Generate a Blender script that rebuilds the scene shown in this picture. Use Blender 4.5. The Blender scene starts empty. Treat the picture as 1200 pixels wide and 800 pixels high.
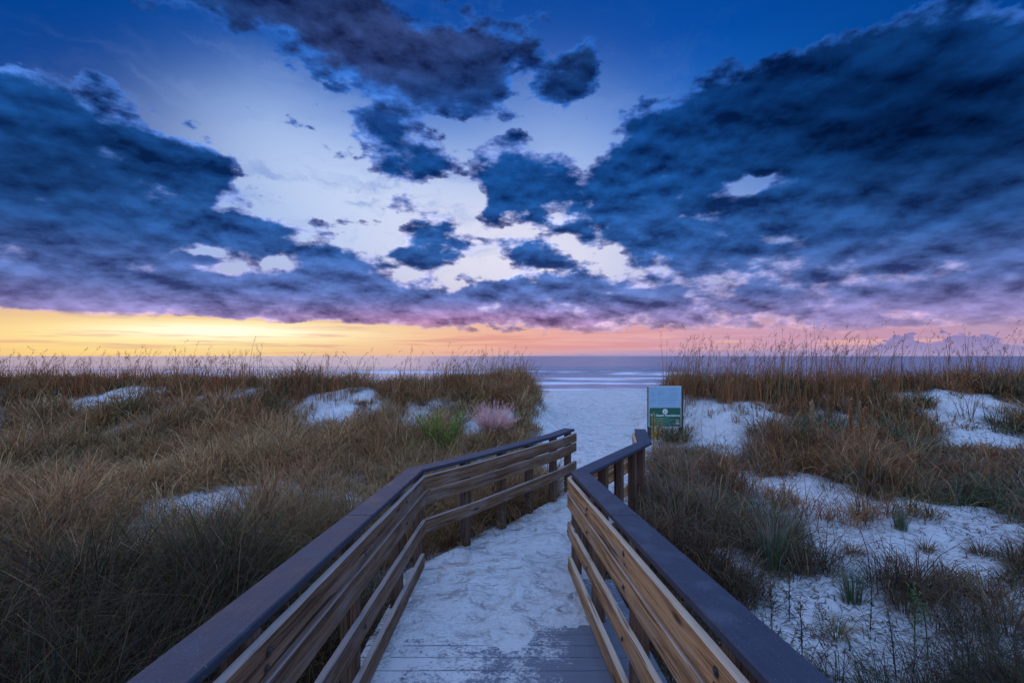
import bpy, bmesh, math, random
import numpy as np
from mathutils import Vector
R = math.radians
rng = np.random.default_rng(7)
random.seed(7)
scn = bpy.context.scene
col = scn.collection

# ------------------------------------------------------------------ camera
F = 533.0            # focal length in photo pixels (1200 wide)
CX, HY = 600.0, 417.0
cam = bpy.data.cameras.new("camera")
camo = bpy.data.objects.new("camera", cam); col.objects.link(camo)
cam.sensor_width = 36.0; cam.lens = 36.0 * F / 1200.0
cam.shift_y = (HY - 400.0) / 1200.0
cam.clip_start = 0.05; cam.clip_end = 60000.0
camo.location = (0, 0, 0); camo.rotation_euler = (R(90), 0, 0)
scn.camera = camo

# ------------------------------------------------------------------ colour management
scn.view_settings.view_transform = 'Standard'
scn.view_settings.look = 'None'
scn.view_settings.exposure = 0.0
scn.view_settings.gamma = 1.0
scn.view_settings.use_curve_mapping = False
scn.render.engine = 'CYCLES'
scn.cycles.max_bounces = 5
scn.cycles.diffuse_bounces = 3
scn.cycles.glossy_bounces = 3
scn.cycles.use_denoising = True

def lin(c):
    return tuple((v/255/12.92) if v/255 <= 0.04045 else ((v/255+0.055)/1.055)**2.4 for v in c)

# ------------------------------------------------------------------ node helper
class NT:
    def __init__(s, nt): s.nt = nt; s.n = nt.nodes; s.l = nt.links
    def put(s, sock, v):
        if v is None: return
        if isinstance(v, bpy.types.NodeSocket): s.l.new(v, sock)
        else:
            if sock.type == 'RGBA' and len(v) == 3: v = (*v, 1)
            sock.default_value = v
    def m(s, op, a, b=None, c=None, clamp=False):
        n = s.n.new('ShaderNodeMath'); n.operation = op; n.use_clamp = clamp
        for i, v in enumerate((a, b, c)): s.put(n.inputs[i], v)
        return n.outputs[0]
    def v(s, op, a, b=None, sc=None):
        n = s.n.new('ShaderNodeVectorMath'); n.operation = op
        s.put(n.inputs[0], a)
        if b is not None: s.put(n.inputs[1], b)
        if sc is not None: s.put(n.inputs['Scale'], sc)
        return n.outputs['Value'] if op in ('DOT_PRODUCT', 'LENGTH') else n.outputs['Vector']
    def sep(s, a):
        n = s.n.new('ShaderNodeSeparateXYZ'); s.put(n.inputs[0], a); return n.outputs
    def comb(s, x, y, z):
        n = s.n.new('ShaderNodeCombineXYZ')
        for i, v in enumerate((x, y, z)): s.put(n.inputs[i], v)
        return n.outputs[0]
    def noise(s, vec, scale, detail=6, rough=.55, dist=0, dim='3D', color=False, lac=2.0):
        n = s.n.new('ShaderNodeTexNoise'); n.noise_dimensions = dim
        s.put(n.inputs['Vector'], vec); n.inputs['Scale'].default_value = scale
        n.inputs['Detail'].default_value = detail; n.inputs['Roughness'].default_value = rough
        n.inputs['Lacunarity'].default_value = lac
        n.inputs['Distortion'].default_value = dist
        return n.outputs['Color'] if color else n.outputs[0]
    def vor(s, vec, scale, out='Distance', feat='F1', rnd=1):
        n = s.n.new('ShaderNodeTexVoronoi'); n.feature = feat
        s.put(n.inputs['Vector'], vec); n.inputs['Scale'].default_value = scale
        n.inputs['Randomness'].default_value = rnd
        return n.outputs[out]
    def ramp(s, f, stops, interp='LINEAR'):
        n = s.n.new('ShaderNodeValToRGB'); s.put(n.inputs[0], f)
        cr = n.color_ramp; cr.interpolation = interp
        while len(cr.elements) < len(stops): cr.elements.new(0.5)
        for e, (p, c) in zip(cr.elements, stops):
            e.position = p
            e.color = (c, c, c, 1) if isinstance(c, (int, float)) else (*c, 1)
        return n.outputs[0]
    def ss(s, x, a, b):
        n = s.n.new('ShaderNodeMapRange'); n.interpolation_type = 'SMOOTHSTEP'
        s.put(n.inputs[0], x); n.inputs[1].default_value = a; n.inputs[2].default_value = b
        return n.outputs[0]
    def mr(s, x, a, b, c=0., d=1.):
        n = s.n.new('ShaderNodeMapRange'); s.put(n.inputs[0], x)
        for i, v in enumerate((a, b, c, d)): n.inputs[i+1].default_value = v
        return n.outputs[0]
    def mix(s, f, a, b, mode='MIX'):
        n = s.n.new('ShaderNodeMix'); n.data_type = 'RGBA'; n.blend_type = mode
        s.put(n.inputs[0], f); s.put(n.inputs[6], a); s.put(n.inputs[7], b)
        return n.outputs[2]
    def attr(s, name, out='Vector'):
        n = s.n.new('ShaderNodeAttribute'); n.attribute_name = name; return n.outputs[out]
    def bump(s, h, strength, dist, normal=None):
        n = s.n.new('ShaderNodeBump'); s.put(n.inputs['Height'], h)
        n.inputs['Strength'].default_value = strength; n.inputs['Distance'].default_value = dist
        if normal is not None: s.put(n.inputs['Normal'], normal)
        return n.outputs[0]

# ------------------------------------------------------------------ world: dawn sky with clouds
w = bpy.data.worlds.new("World"); scn.world = w; w.use_nodes = True
nt = w.node_tree; nt.nodes.clear(); N = NT(nt)
tc = nt.nodes.new('ShaderNodeTexCoord').outputs['Generated']
D = N.v('NORMALIZE', tc)
dx, dy, dz = N.sep(D)
inv = N.m('DIVIDE', 1.0, N.m('MAXIMUM', dy, .12))
G = N.v('SCALE', D, sc=inv)              # direction scaled onto the plane one metre out to sea
FR = N.ss(dy, 0.10, 0.30)                     # towards the sea
EL = N.m('ARCSINE', dz)                       # radians
ELd = N.m('MULTIPLY', EL, 180/math.pi)
def covec(px, py, rx, ry, rot=0):
    u, v = (px-CX)/F, (HY-py)/F
    yc = 1/math.sqrt(1+u*u+v*v)
    gu = np.array([1, -u, 0])/yc*yc; gv = np.array([0, -v, 1])
    gu = np.array([1, -u, 0]); gv = np.array([0, -v, 1])
    c, s = math.cos(R(rot)), math.sin(R(rot))
    return (c*gu + s*gv)*F/rx, (-s*gu + c*gv)*F/ry
def blobs(Dv, lst):
    acc = None
    for b in lst:
        px, py, rx, ry, rot, amp = b
        A, B = covec(px, py, rx, ry, rot)
        a = N.v('DOT_PRODUCT', Dv, tuple(A)); bb = N.v('DOT_PRODUCT', Dv, tuple(B))
        q = N.m('MULTIPLY_ADD', bb, bb, N.m('MULTIPLY', a, a))
        g = N.m('POWER', math.exp(-1), q)
        acc = N.m('MULTIPLY_ADD', g, amp, acc if acc is not None else 0.0)
    return acc
def one(px, py, rx, ry, rot=0, Dv=None):
    return N.m('MULTIPLY', blobs(Dv or G, [(px, py, rx, ry, rot, 1.0)]), FR, clamp=True)

# domain warps
wn = N.v('SUBTRACT', N.noise(D, 4.0, 5, .55, color=True), (.5, .5, .5))
wf = N.v('SUBTRACT', N.noise(D, 22.0, 4, .6, color=True), (.5, .5, .5))
Gw = N.v('ADD', G, N.v('ADD', N.v('MULTIPLY', wn, (.15, 0, .10)), N.v('MULTIPLY', wf, (.06, 0, .05))))
Dw = N.v('ADD', D, N.v('MULTIPLY', wn, (.15, .15, .09)))
Dw = N.v('ADD', Dw, N.v('MULTIPLY', wf, (.065, .065, .05)))

# clear sky
sky = nt.nodes.new('ShaderNodeTexSky'); sky.sky_type = 'NISHITA'; sky.sun_disc = False
sky.sun_elevation = R(3.0); sky.sun_rotation = R(-34.0)
nish = N.v('SCALE', sky.outputs[0], sc=0.05)
nish = N.v('MINIMUM', nish, (.35, .45, .8))
t = N.mr(ELd, 0, 45)
clear = N.ramp(t, [(0.0, lin((176, 158, 190))), (.06, lin((196, 160, 184))), (.16, lin((172, 180, 226))),
                   (.30, lin((138, 180, 236))), (.46, lin((72, 140, 222))), (.60, lin((22, 104, 198))), (.74, lin((2, 78, 170))), (1, lin((4, 62, 140)))])
clear = N.mix(.03, clear, nish)
side = N.m('ABSOLUTE', N.m('ARCTAN2', dx, dy))
clear = N.mix(N.m('MULTIPLY', N.ss(side, .30, .80), N.ss(ELd, 10, 22)), clear, lin((2, 66, 146)))
clear = N.mix(N.m('MULTIPLY', one(1040, 300, 300, 90), .85), clear, lin((120, 134, 196)))
clear = N.mix(N.m('MULTIPLY', one(120, 320, 180, 60), .3), clear, lin((170, 180, 226)))
clear = N.mix(N.m('MULTIPLY', one(330, 150, 110, 60, -20), .45), clear, lin((170, 200, 246)))
clear = N.mix(N.m('MULTIPLY', one(440, 235, 250, 80, -12), .85), clear, lin((200, 216, 246)))
clear = N.mix(N.m('MULTIPLY', one(660, 190, 120, 90, -10), .55), clear, lin((170, 196, 240)))
clear = N.mix(N.m('MULTIPLY', one(610, 300, 190, 80), .75), clear, lin((240, 232, 244)))
wisp = N.noise(N.v('MULTIPLY', Dw, (2.4, 2.4, 9)), 2.4, 7, .62, dist=.5)
clear = N.mix(N.m('MULTIPLY', N.ss(wisp, .48, .72), N.m('MULTIPLY', one(420, 230, 330, 150), .8)), clear, lin((128, 158, 216)))
# horizon glow
stz = N.noise(N.v('MULTIPLY', D, (2.2, 2.2, 60)), 2.0, 6, .6)
clear = N.mix(N.m('MULTIPLY', one(600, 398, 330, 28), .9), clear, lin((242, 158, 158)))
clear = N.mix(N.m('MULTIPLY', one(930, 398, 300, 22), .7), clear, lin((198, 156, 188)))
clear = N.mix(N.m('MULTIPLY', one(110, 398, 400, 50), 1.0), clear, lin((255, 206, 116)))
clear = N.mix(N.m('MULTIPLY', one(225, 391, 240, 20), 1.0), clear, lin((255, 240, 176)))
clear = N.mix(N.m('MULTIPLY', one(255, 388, 130, 9, -1), .95), clear, (1.25, 1.12, .85))
clear = N.mix(N.m('MULTIPLY', N.ss(stz, .50, .64), N.m('MULTIPLY', one(480, 397, 900, 26), .55)), clear, lin((214, 140, 142)))
clear = N.mix(N.m('MULTIPLY', N.ss(stz, .48, .38), N.m('MULTIPLY', one(860, 398, 420, 12), .6)), clear, lin((250, 186, 160)))
clear = N.mix(N.m('MULTIPLY', N.ss(ELd, 1.1, .0), N.ss(dx, -.25, .5)), clear, lin((160, 150, 196)))

# cloud masses
BL = [  # upper centre streak
 (300, -15, 130, 44, 0, .9), (390, 25, 130, 44, -12, .9), (480, 75, 100, 46, -14, .9), (550, 110, 66, 46, 0, .9), (560, 60, 50, 40, 0, .4), (465, 165, 56, 34, 0, .85), (500, 205, 40, 28, 0, .75),
 (560, 0, 40, 20, 0, .5),
 # left mass
 (10, 130, 120, 60, -20, 1.1), (100, 195, 140, 60, -14, 1.1), (-60, 210, 160, 90, 0, .9), (190, 170, 60, 26, -20, .6), (236, 210, 30, 20, 0, .95), (225, 265, 120, 24, -6, .95), (60, 255, 180, 40, 0, .7), (195, 128, 50, 9, -25, .4), (300, 222, 50, 7, 0, .3),
 # low left deck
 (60, 325, 200, 34, 0, .7), (250, 345, 240, 22, 0, .75), (400, 308, 66, 28, -6, 1.1), (370, 330, 90, 20, -6, .6), (480, 352, 80, 18, -3, .8), (305, 300, 34, 12, 0, .6), (250, 312, 40, 10, 0, .5),
 # centre
 (610, 200, 60, 42, 0, 1.1), (600, 240, 34, 20, 0, .7), (505, 280, 42, 28, 0, 1.1), (545, 300, 25, 10, 0, .4), (605, 292, 34, 14, 0, .65), (572, 343, 40, 12, 0, .75), (640, 335, 50, 14, 0, .6), (662, 100, 40, 34, 20, 1.0), (690, 60, 24, 34, 0, .5),
 (735, 10, 40, 20, 20, .5), (640, 240, 30, 14, 0, .3), (515, 322, 16, 6, 0, .5), (690, 250, 30, 14, 0, .5), (440, 200, 30, 16, 0, .4), (290, 270, 40, 20, 0, .8), (250, 240, 40, 10, 0, .2), (420, 110, 50, 40, 0, .4), (600, 20, 30, 30, 0, .3), (180, 215, 70, 24, -10, .5),
 # right mass
 (775, 180, 90, 50, 12, 1.0), (870, 135, 110, 46, 16, 1.05), (990, 105, 140, 56, 22, 1.15), (1140, 100, 160, 100, 10, 1.2), (990, 185, 190, 44, -4, .9), (765, 265, 90, 40, -6, 1.0), (725, 215, 60, 30, 0, .6), (1250, 180, 160, 110, 0, 1.1),
 # right low deck
 (870, 300, 120, 24, 0, .55), (1080, 300, 220, 40, 4, .75), (720, 340, 120, 22, 0, .65), (1100, 350, 300, 22, 0, .7), (1110, 235, 130, 24, 8, .6), (640, 366, 200, 12, 0, .5), (1000, 270, 260, 50, 0, .3), (1080, 140, 200, 80, 0, .35), (60, 200, 180, 60, 0, .3), (960, 245, 160, 14, 0, .45),
 # openings
 (345, 205, 120, 50, -22, -.6), (880, 215, 34, 9, 20, -.75), (820, 255, 26, 9, 0, -.6), (700, 290, 30, 9, 0, -.4), (560, 320, 40, 10, 0, -.35), (255, 245, 34, 9, -8, -.6), (235, 300, 34, 6, -4, -.6), (120, 288, 120, 18, -4, .45), (325, 314, 20, 9, 0, -.8), (270, 318, 14, 12, 0, -.5), (120, 50, 160, 34, -14, -.7), (860, 30, 240, 40, 14, -.5), (700, 170, 24, 34, 0, -.6), (360, 283, 40, 8, 0, -.3), (600, 305, 150, 50, 0, .24), (960, 245, 90, 30, 0, .7), (870, 262, 60, 14, 0, .5), (1040, 140, 80, 60, 0, .4), (640, 300, 30, 14, 0, .3), (660, 160, 26, 30, 10, -.6), (685, 215, 14, 34, 0, -.5), (545, 215, 16, 30, 0, -.4), (560, 150, 60, 10, 0, -.5), (545, 250, 24, 26, 0, -.6), (465, 300, 30, 12, 0, -.35), (540, 175, 24, 16, 0, -.5), (620, 130, 20, 30, 0, -.4),
]
dens = N.m('MULTIPLY', N.m('MINIMUM', blobs(Gw, BL), 1.25), FR)
# flat deck just above the bright strip, lower edge drops to the right
bn = N.m('SUBTRACT', N.noise(N.v('MULTIPLY', D, (3, 3, 30)), 1.6, 5, .6), .5)
base_el = N.m('ADD', N.m('ADD', N.ramp(N.mr(dx, -.8, .8), [(0, .32), (.15, .37), (.35, .34), (.47, .26), (.62, .24), (1, .22)]), 0), N.m('MULTIPLY', bn, .16))
base_el = N.m('MULTIPLY', base_el, 10)
deck = N.m('MULTIPLY', N.ss(N.m('SUBTRACT', ELd, base_el), 0, .9), N.ss(N.m('SUBTRACT', ELd, base_el), 6.0, 1.0))
deckw = N.mr(N.m('ABSOLUTE', N.m('ADD', dx, .02)), 0, .3, .34, .62)
# projected cloud-layer coordinates
den = N.m('ADD', N.m('MAXIMUM', dz, 0.0), .22)
P = N.comb(N.m('DIVIDE', dx, den), N.m('DIVIDE', dy, den), 0.0)
P = N.v('ADD', P, N.v('MULTIPLY', wn, (.18, .18, 0)))
n1 = N.noise(P, 3.4, 9, .54)
P2 = N.v('ADD', P, N.v('MULTIPLY', N.comb(N.m('SUBTRACT', -.45, dx), N.m('SUBTRACT', 1.4, dy), 0), (.06, .06, 0)))
n2 = N.noise(P2, 3.4, 6, .5)
n3 = N.noise(P, 7.5, 6, .58)
Q = N.comb(N.m('MULTIPLY', dx, 1.0), N.m('MULTIPLY', dy, 1.0), N.m('MULTIPLY', dz, 2.2))
bill = N.noise(Q, 9.0, 9, .58)                 # billows seen from the side
nn = N.m('ADD', N.m('MULTIPLY', N.m('SUBTRACT', n1, .5), 1.9), N.m('MULTIPLY', N.m('SUBTRACT', bill, .5), 3.2))
puff = N.noise(N.v('ADD', Q, (3.1, 1.7, .4)), 17.0, 5, .55)
nn = N.m('ADD', nn, N.m('MULTIPLY', N.m('SUBTRACT', puff, .5), N.m('MULTIPLY_ADD', one(600, 280, 260, 110), 1.6, .9)))
back = N.m('MULTIPLY', N.m('SUBTRACT', 1.0, FR), .45)
dens = N.m('ADD', N.m('ADD', dens, N.m('MULTIPLY', deck, deckw)), back)
solid = N.mr(N.ss(dens, .55, 1.05), 0, 1, 1, .6)
dtot = N.m('ADD', dens, N.m('MULTIPLY', nn, solid))
strip = N.ss(N.m('DIVIDE', N.m('SUBTRACT', ELd, base_el), N.mr(dx, -.4, .2, 1.0, 2.6)), -.25, .6)
alpha = N.m('MULTIPLY', N.ss(dtot, .30, .56), strip)
core = N.ss(dtot, .38, .95)
# colours
ccore = N.ramp(t, [(0.0, lin((168, 140, 176))), (.10, lin((126, 118, 172))), (.16, lin((84, 104, 166))), (.27, lin((46, 88, 156))),
                   (.42, lin((24, 74, 142))), (.60, lin((14, 64, 132))), (.85, lin((20, 50, 98))), (1, lin((24, 40, 84)))])
ccore = N.mix(N.m('MULTIPLY', one(1080, 130, 300, 130), .92), ccore, lin((2, 24, 62)))
ccore = N.mix(N.m('MULTIPLY', one(60, 190, 250, 90), .75), ccore, lin((10, 42, 88)))
ccore = N.mix(N.m('MULTIPLY', one(430, 50, 200, 80), .55), ccore, lin((54, 62, 108)))
ccore = N.mix(N.m('MULTIPLY', one(520, 384, 200, 18), .55), ccore, lin((196, 128, 160)))
cedge = N.ramp(t, [(0.0, lin((232, 176, 180))), (.13, lin((168, 150, 196))), (.26, lin((140, 156, 214))), (.45, lin((78, 118, 198))),
                   (.65, lin((40, 96, 182))), (1, lin((20, 62, 140)))])
cedge = N.mix(N.m('MULTIPLY', one(580, 280, 230, 90), .7), cedge, lin((200, 200, 236)))
cedge = N.mix(N.m('MULTIPLY', one(1060, 140, 300, 130), .8), cedge, lin((16, 66, 140)))
cloudc = N.mix(core, cedge, ccore)
rel = N.m('SUBTRACT', n1, n2)                 # relief: lit towards the sun, dark away
shade = N.m('ADD', N.m('MULTIPLY', rel, 2.4), N.m('MULTIPLY', N.m('SUBTRACT', bill, N.noise(N.v('ADD', Q, (.0, .0, -.035)), 9.0, 9, .58)), -4.6))
shade = N.m('ADD', N.mr(shade, -.8, .8, .36, 1.85), 0.0)
sv = N.comb(shade, shade, N.m('MULTIPLY_ADD', shade, .85, .15))
cloudc = N.v('MULTIPLY', cloudc, sv)
skyc = N.mix(alpha, clear, cloudc)
# far cumulus tops on the horizon at the right
azn = N.m('ARCTAN2', dx, dy)
cn = N.noise(N.comb(N.m('MULTIPLY', azn, 1.0), N.m('MULTIPLY', EL, 2.0), 0), 22, 5, .55, dim='2D')
rise = N.m('MULTIPLY', N.m('MULTIPLY', N.ss(azn, .65, .70), N.ss(azn, .90, .80)), 1.75)
rise2 = N.m('MULTIPLY', N.m('MULTIPLY', N.ss(azn, .45, .52), N.ss(azn, .62, .54)), .7)
rise = N.m('ADD', N.m('MAXIMUM', rise, N.m('MULTIPLY', rise2, 0.6)), .25)
far = N.ss(N.m('SUBTRACT', N.m('MULTIPLY', rise, N.mr(cn, .3, .7, .35, 1.35)), ELd), 0.0, .12)
far = N.m('MULTIPLY', far, N.m('MULTIPLY', FR, N.ss(azn, -.1, .25)))
skyc = N.mix(N.m('MULTIPLY', far, .9), skyc, N.ramp(N.mr(ELd, 0, 2.6), [(0, lin((166, 150, 192))), (.5, lin((140, 132, 186))), (1, lin((128, 120, 180)))]))
# unseen sky behind and overhead, made brighter than the front to light the ground
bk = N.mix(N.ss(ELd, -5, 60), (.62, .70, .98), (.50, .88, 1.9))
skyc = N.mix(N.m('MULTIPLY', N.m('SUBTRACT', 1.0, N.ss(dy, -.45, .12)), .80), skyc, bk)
skyc = N.mix(N.ss(ELd, 44, 62), skyc, (.64, 1.10, 2.20))  # overhead brightness added out of view as ground light
skyc = N.mix(N.ss(ELd, -.2, -2.0), skyc, (.20, .21, .28))
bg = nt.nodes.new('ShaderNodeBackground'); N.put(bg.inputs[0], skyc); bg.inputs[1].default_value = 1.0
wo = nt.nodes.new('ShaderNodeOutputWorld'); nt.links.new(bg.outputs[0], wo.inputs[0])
w.cycles.sampling_method = 'MANUAL'; w.cycles.sample_map_resolution = 512

# ------------------------------------------------------------------ sun (low, behind the cloud bank at the left)
sl = bpy.data.lights.new("sun", 'SUN'); so = bpy.data.objects.new("sun", sl); col.objects.link(so)
sl.energy = 0.50; sl.angle = R(55); sl.color = (1.0, .62, .36); sl.specular_factor = .12
az, el = R(-34.0), R(20.0)
sd = Vector((math.sin(az)*math.cos(el), math.cos(az)*math.cos(el), math.sin(el)))
so.rotation_euler = sd.to_track_quat('Z', 'Y').to_euler()
#@@SKYEND

# ------------------------------------------------------------------ materials
def mat(name):
    m = bpy.data.materials.new(name); m.use_nodes = True
    m.node_tree.nodes.clear(); n = NT(m.node_tree)
    b = m.node_tree.nodes.new('ShaderNodeBsdfPrincipled')
    o = m.node_tree.nodes.new('ShaderNodeOutputMaterial'); m.node_tree.links.new(b.outputs[0], o.inputs[0])
    return m, n, b
def simple(name, c, rough=.6, metal=0, spec=.5):
    m, n, b = mat(name)
    tcn = n.n.new('ShaderNodeTexCoord').outputs['Object']
    v = n.noise(tcn, 14, 5, .6)
    cc = n.mix(v, tuple(x*.75 for x in c), tuple(min(1, x*1.2) for x in c))
    n.put(b.inputs['Base Color'], cc); b.inputs['Roughness'].default_value = rough
    b.inputs['Metallic'].default_value = metal
    b.inputs['Specular IOR Level'].default_value = spec
    return m

def wood_mat(name, c1, c2, grey, greyamt, scale=1.0):
    m, n, b = mat(name)
    g = n.attr('grain')                      # x along the board, y across, z board number
    sx, sy, sz = n.sep(g)
    v = n.comb(n.m('MULTIPLY_ADD', sx, 1.0, n.m('MULTIPLY', sz, 7.3)), n.m('MULTIPLY', sy, 1.0), n.m('MULTIPLY', sz, 3.1))
    kn = n.vor(n.v('MULTIPLY', v, (1.5, 5.0, 1)), 1.0)
    kr = n.ss(kn, .13, .03)
    warp = n.m('SUBTRACT', n.noise(n.v('MULTIPLY', v, (1.4, 7, 1)), 1.3, 3, .5), .5)
    vv = n.v('ADD', v, n.comb(0, n.m('ADD', n.m('MULTIPLY', warp, .035), n.m('MULTIPLY', n.ss(kn, .35, .0), .02)), 0))
    fine = n.noise(n.v('MULTIPLY', vv, (3.0, 110, 1)), 1.0, 4, .65)
    ring = n.noise(n.v('MULTIPLY', vv, (.8, 34, 1)), 1.0, 3, .5, dist=.6)
    blot = n.noise(n.v('MULTIPLY', v, (2.0, 9, 1)), 1.0, 5, .6)
    c = n.mix(n.ss(ring, .35, .65), c1, c2)
    c = n.mix(n.m('MULTIPLY', n.ss(fine, .50, .66), .75), c, tuple(x*.28 for x in c1))
    c = n.mix(n.m('MULTIPLY', n.ss(blot, .45, .70), greyamt), c, grey)
    c = n.mix(n.m('MULTIPLY', n.ss(blot, .46, .30), .35), c, tuple(x*.35 for x in c1))
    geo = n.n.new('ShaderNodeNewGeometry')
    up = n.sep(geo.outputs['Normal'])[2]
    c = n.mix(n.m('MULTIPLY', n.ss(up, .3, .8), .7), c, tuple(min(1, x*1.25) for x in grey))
    c = n.mix(n.m('MULTIPLY', kr, .85), c, tuple(x*.15 for x in c1))
    crack = n.ss(n.noise(n.v('MULTIPLY', vv, (1.1, 60, 1)), 1.0, 2, .4), .66, .69)
    c = n.mix(n.m('MULTIPLY', crack, .8), c, tuple(x*.10 for x in c1))
    n.put(b.inputs['Base Color'], c)
    b.inputs['Roughness'].default_value = .82; b.inputs['Specular IOR Level'].default_value = .25
    h = n.m('SUBTRACT', n.m('ADD', n.m('MULTIPLY', fine, .6), n.m('MULTIPLY', ring, .5)), n.m('MULTIPLY', crack, .8))
    n.put(b.inputs['Normal'], n.bump(h, 1.0, .008))
    return m
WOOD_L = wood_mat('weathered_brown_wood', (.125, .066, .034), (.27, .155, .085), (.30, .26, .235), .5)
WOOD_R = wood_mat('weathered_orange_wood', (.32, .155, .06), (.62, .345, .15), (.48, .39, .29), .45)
WOOD_P = wood_mat('dark_post_wood', (.10, .055, .035), (.17, .10, .062), (.16, .14, .13), .3)
WOOD_E = wood_mat('grey_edging_wood', (.12, .09, .07), (.2, .16, .13), (.28, .25, .23), .5)

m, n, b = mat('dark_composite_cap')
g = n.attr('grain')
gn = n.noise(n.v('MULTIPLY', g, (4, 60, 1)), 1.0, 4, .6); sp = n.noise(g, 160, 3, .7); bl = n.noise(g, 5, 5, .6)
c = n.mix(gn, (.024, .032, .050), (.046, .056, .084))
c = n.mix(n.m('MULTIPLY', n.ss(bl, .5, .72), .5), c, (.085, .095, .13))
c = n.mix(n.m('MULTIPLY', n.ss(sp, .64, .70), .7), c, (.34, .33, .34))
n.put(b.inputs['Base Color'], c); n.put(b.inputs['Roughness'], n.mr(bl, .3, .7, .50, .68)); b.inputs['Specular IOR Level'].default_value = .25
n.put(b.inputs['Normal'], n.bump(n.m('ADD', gn, n.m('MULTIPLY', sp, .9)), .8, .003)); CAP = m

m, n, b = mat('deck_boards_dusted_with_sand')
geo = n.n.new('ShaderNodeNewGeometry'); pos = geo.outputs['Position']
px_, py_, pz_ = n.sep(pos)
g = n.attr('grain')
gn = n.noise(n.v('MULTIPLY', g, (3, 90, 7)), 1.0, 4, .6)
c = n.mix(gn, (.075, .085, .11), (.17, .18, .21))
pat = n.noise(pos, 7.0, 8, .66); pat2 = n.noise(pos, 45, 4, .7); pat3 = n.noise(pos, 2.2, 4, .5)
s_ = n.m('ADD', n.m('MULTIPLY', n.m('SUBTRACT', pat, .5), 2.2), n.m('MULTIPLY', n.m('SUBTRACT', pat2, .5), 2.6))
s_ = n.m('ADD', s_, n.m('MULTIPLY', n.m('SUBTRACT', pat3, .5), 1.6))
s_ = n.m('ADD', s_, n.mr(n.m('SUBTRACT', py_, n.m('MULTIPLY', px_, .75)), 1.2, 3.6, -1.15, .25))
s_ = n.m('SUBTRACT', s_, n.m('MULTIPLY', n.ss(px_, .20, .55), .55))
sand_m = n.ss(s_, -.40, .35)
sc_ = n.mix(n.noise(pos, 240, 2, .7), (.50, .475, .45), (.68, .655, .63))
up = n.sep(geo.outputs['Normal'])[2]
sand_m = n.m('MULTIPLY', sand_m, n.ss(up, .5, .9))
n.put(b.inputs['Base Color'], n.mix(n.m('MULTIPLY', sand_m, .92), c, sc_)); b.inputs['Roughness'].default_value = .75
n.put(b.inputs['Normal'], n.bump(n.m('ADD', n.m('MULTIPLY', gn, .4), n.m('MULTIPLY', sand_m, .8)), .6, .006)); DECK = m

m, n, b = mat('white_quartz_sand')
geo = n.n.new('ShaderNodeNewGeometry'); pos = geo.outputs['Position']
lit = n.attr('litter', 'Fac')
fine = n.noise(pos, 300, 3, .8); mid = n.noise(pos, 26, 6, .62); big = n.noise(pos, 2.4, 5, .6)
c = n.mix(fine, (.62, .60, .57), (.84, .82, .79))
c = n.mix(n.m('MULTIPLY', n.ss(big, .42, .68), .30), c, (.50, .47, .44))
scuff_shade = n.noise(n.v('MULTIPLY', pos, (1, .8, 1)), 9, 6, .7)
c = n.mix(n.m('MULTIPLY', n.ss(scuff_shade, .56, .66), .30), c, (.30, .29, .30))  # shade of scuffs and footprints painted as darker sand blotches
speck = n.noise(n.v('MULTIPLY', pos, (1, 1.6, 1)), 42, 4, .7)
c = n.mix(n.m('MULTIPLY', n.ss(speck, .66, .72), n.mr(lit, 0, 1, .5, .95)), c, (.10, .075, .055))
lmask = n.ss(n.m('ADD', lit, n.m('MULTIPLY', n.m('SUBTRACT', mid, .5), 1.6)), .42, .78)
c = n.mix(n.m('MULTIPLY', lmask, .90), c, n.mix(n.noise(pos, 60, 4, .7), (.045, .036, .03), (.16, .12, .085)))
wetm = n.attr('wet', 'Fac')
c = n.mix(wetm, c, (.12, .11, .115))
n.put(b.inputs['Base Color'], c)
n.put(b.inputs['Roughness'], n.mr(wetm, 0, 1, .9, .22)); b.inputs['Specular IOR Level'].default_value = .35
foot = n.vor(n.v('ADD', pos, n.v('MULTIPLY', n.noise(pos, 5, 3, .5, color=True), (.25, .25, .25))), 4.2, feat='SMOOTH_F1')
ripple = n.noise(n.v('MULTIPLY', pos, (1, 1.4, 1)), 11, 5, .55)
path = n.attr('path', 'Fac')
h = n.m('ADD', n.m('MULTIPLY', ripple, .085), n.m('MULTIPLY', n.m('MULTIPLY', foot, .36), n.mr(path, 0, 1, .25, 1)))
h = n.m('ADD', h, n.m('MULTIPLY', mid, .045)); h = n.m('ADD', h, n.m('MULTIPLY', fine, .0016))
h = n.m('MULTIPLY', h, n.mr(wetm, 0, 1, 1, .12))
n.put(b.inputs['Normal'], n.bump(h, 1.0, 1.0)); SAND = m

m, n, b = mat('sea_water')
geo = n.n.new('ShaderNodeNewGeometry'); pos = geo.outputs['Position']; sx, sy, sz = n.sep(pos)
foam = n.attr('foam', 'Fac')
w1 = n.noise(n.v('MULTIPLY', pos, (.035, .16, 1)), 1.0, 6, .6)
w2 = n.noise(n.v('MULTIPLY', pos, (.5, 2.0, 1)), 1.0, 5, .65)
fn = n.noise(n.v('MULTIPLY', pos, (.12, 1.1, 1)), 1.0, 6, .6)
fl = n.noise(n.v('MULTIPLY', pos, (.05, .10, 1)), 1.0, 3, .5)
foam = n.m('MULTIPLY', foam, n.mr(fl, .36, .60, .25, 1.1))
fm = n.m('MULTIPLY', n.ss(n.m('ADD', foam, n.m('MULTIPLY', n.m('SUBTRACT', fn, .5), 1.4)), .35, .75), n.ss(foam, .02, .2))
n.put(b.inputs['Base Color'], n.mix(fm, (.26, .23, .28), (.74, .72, .76)))
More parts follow.
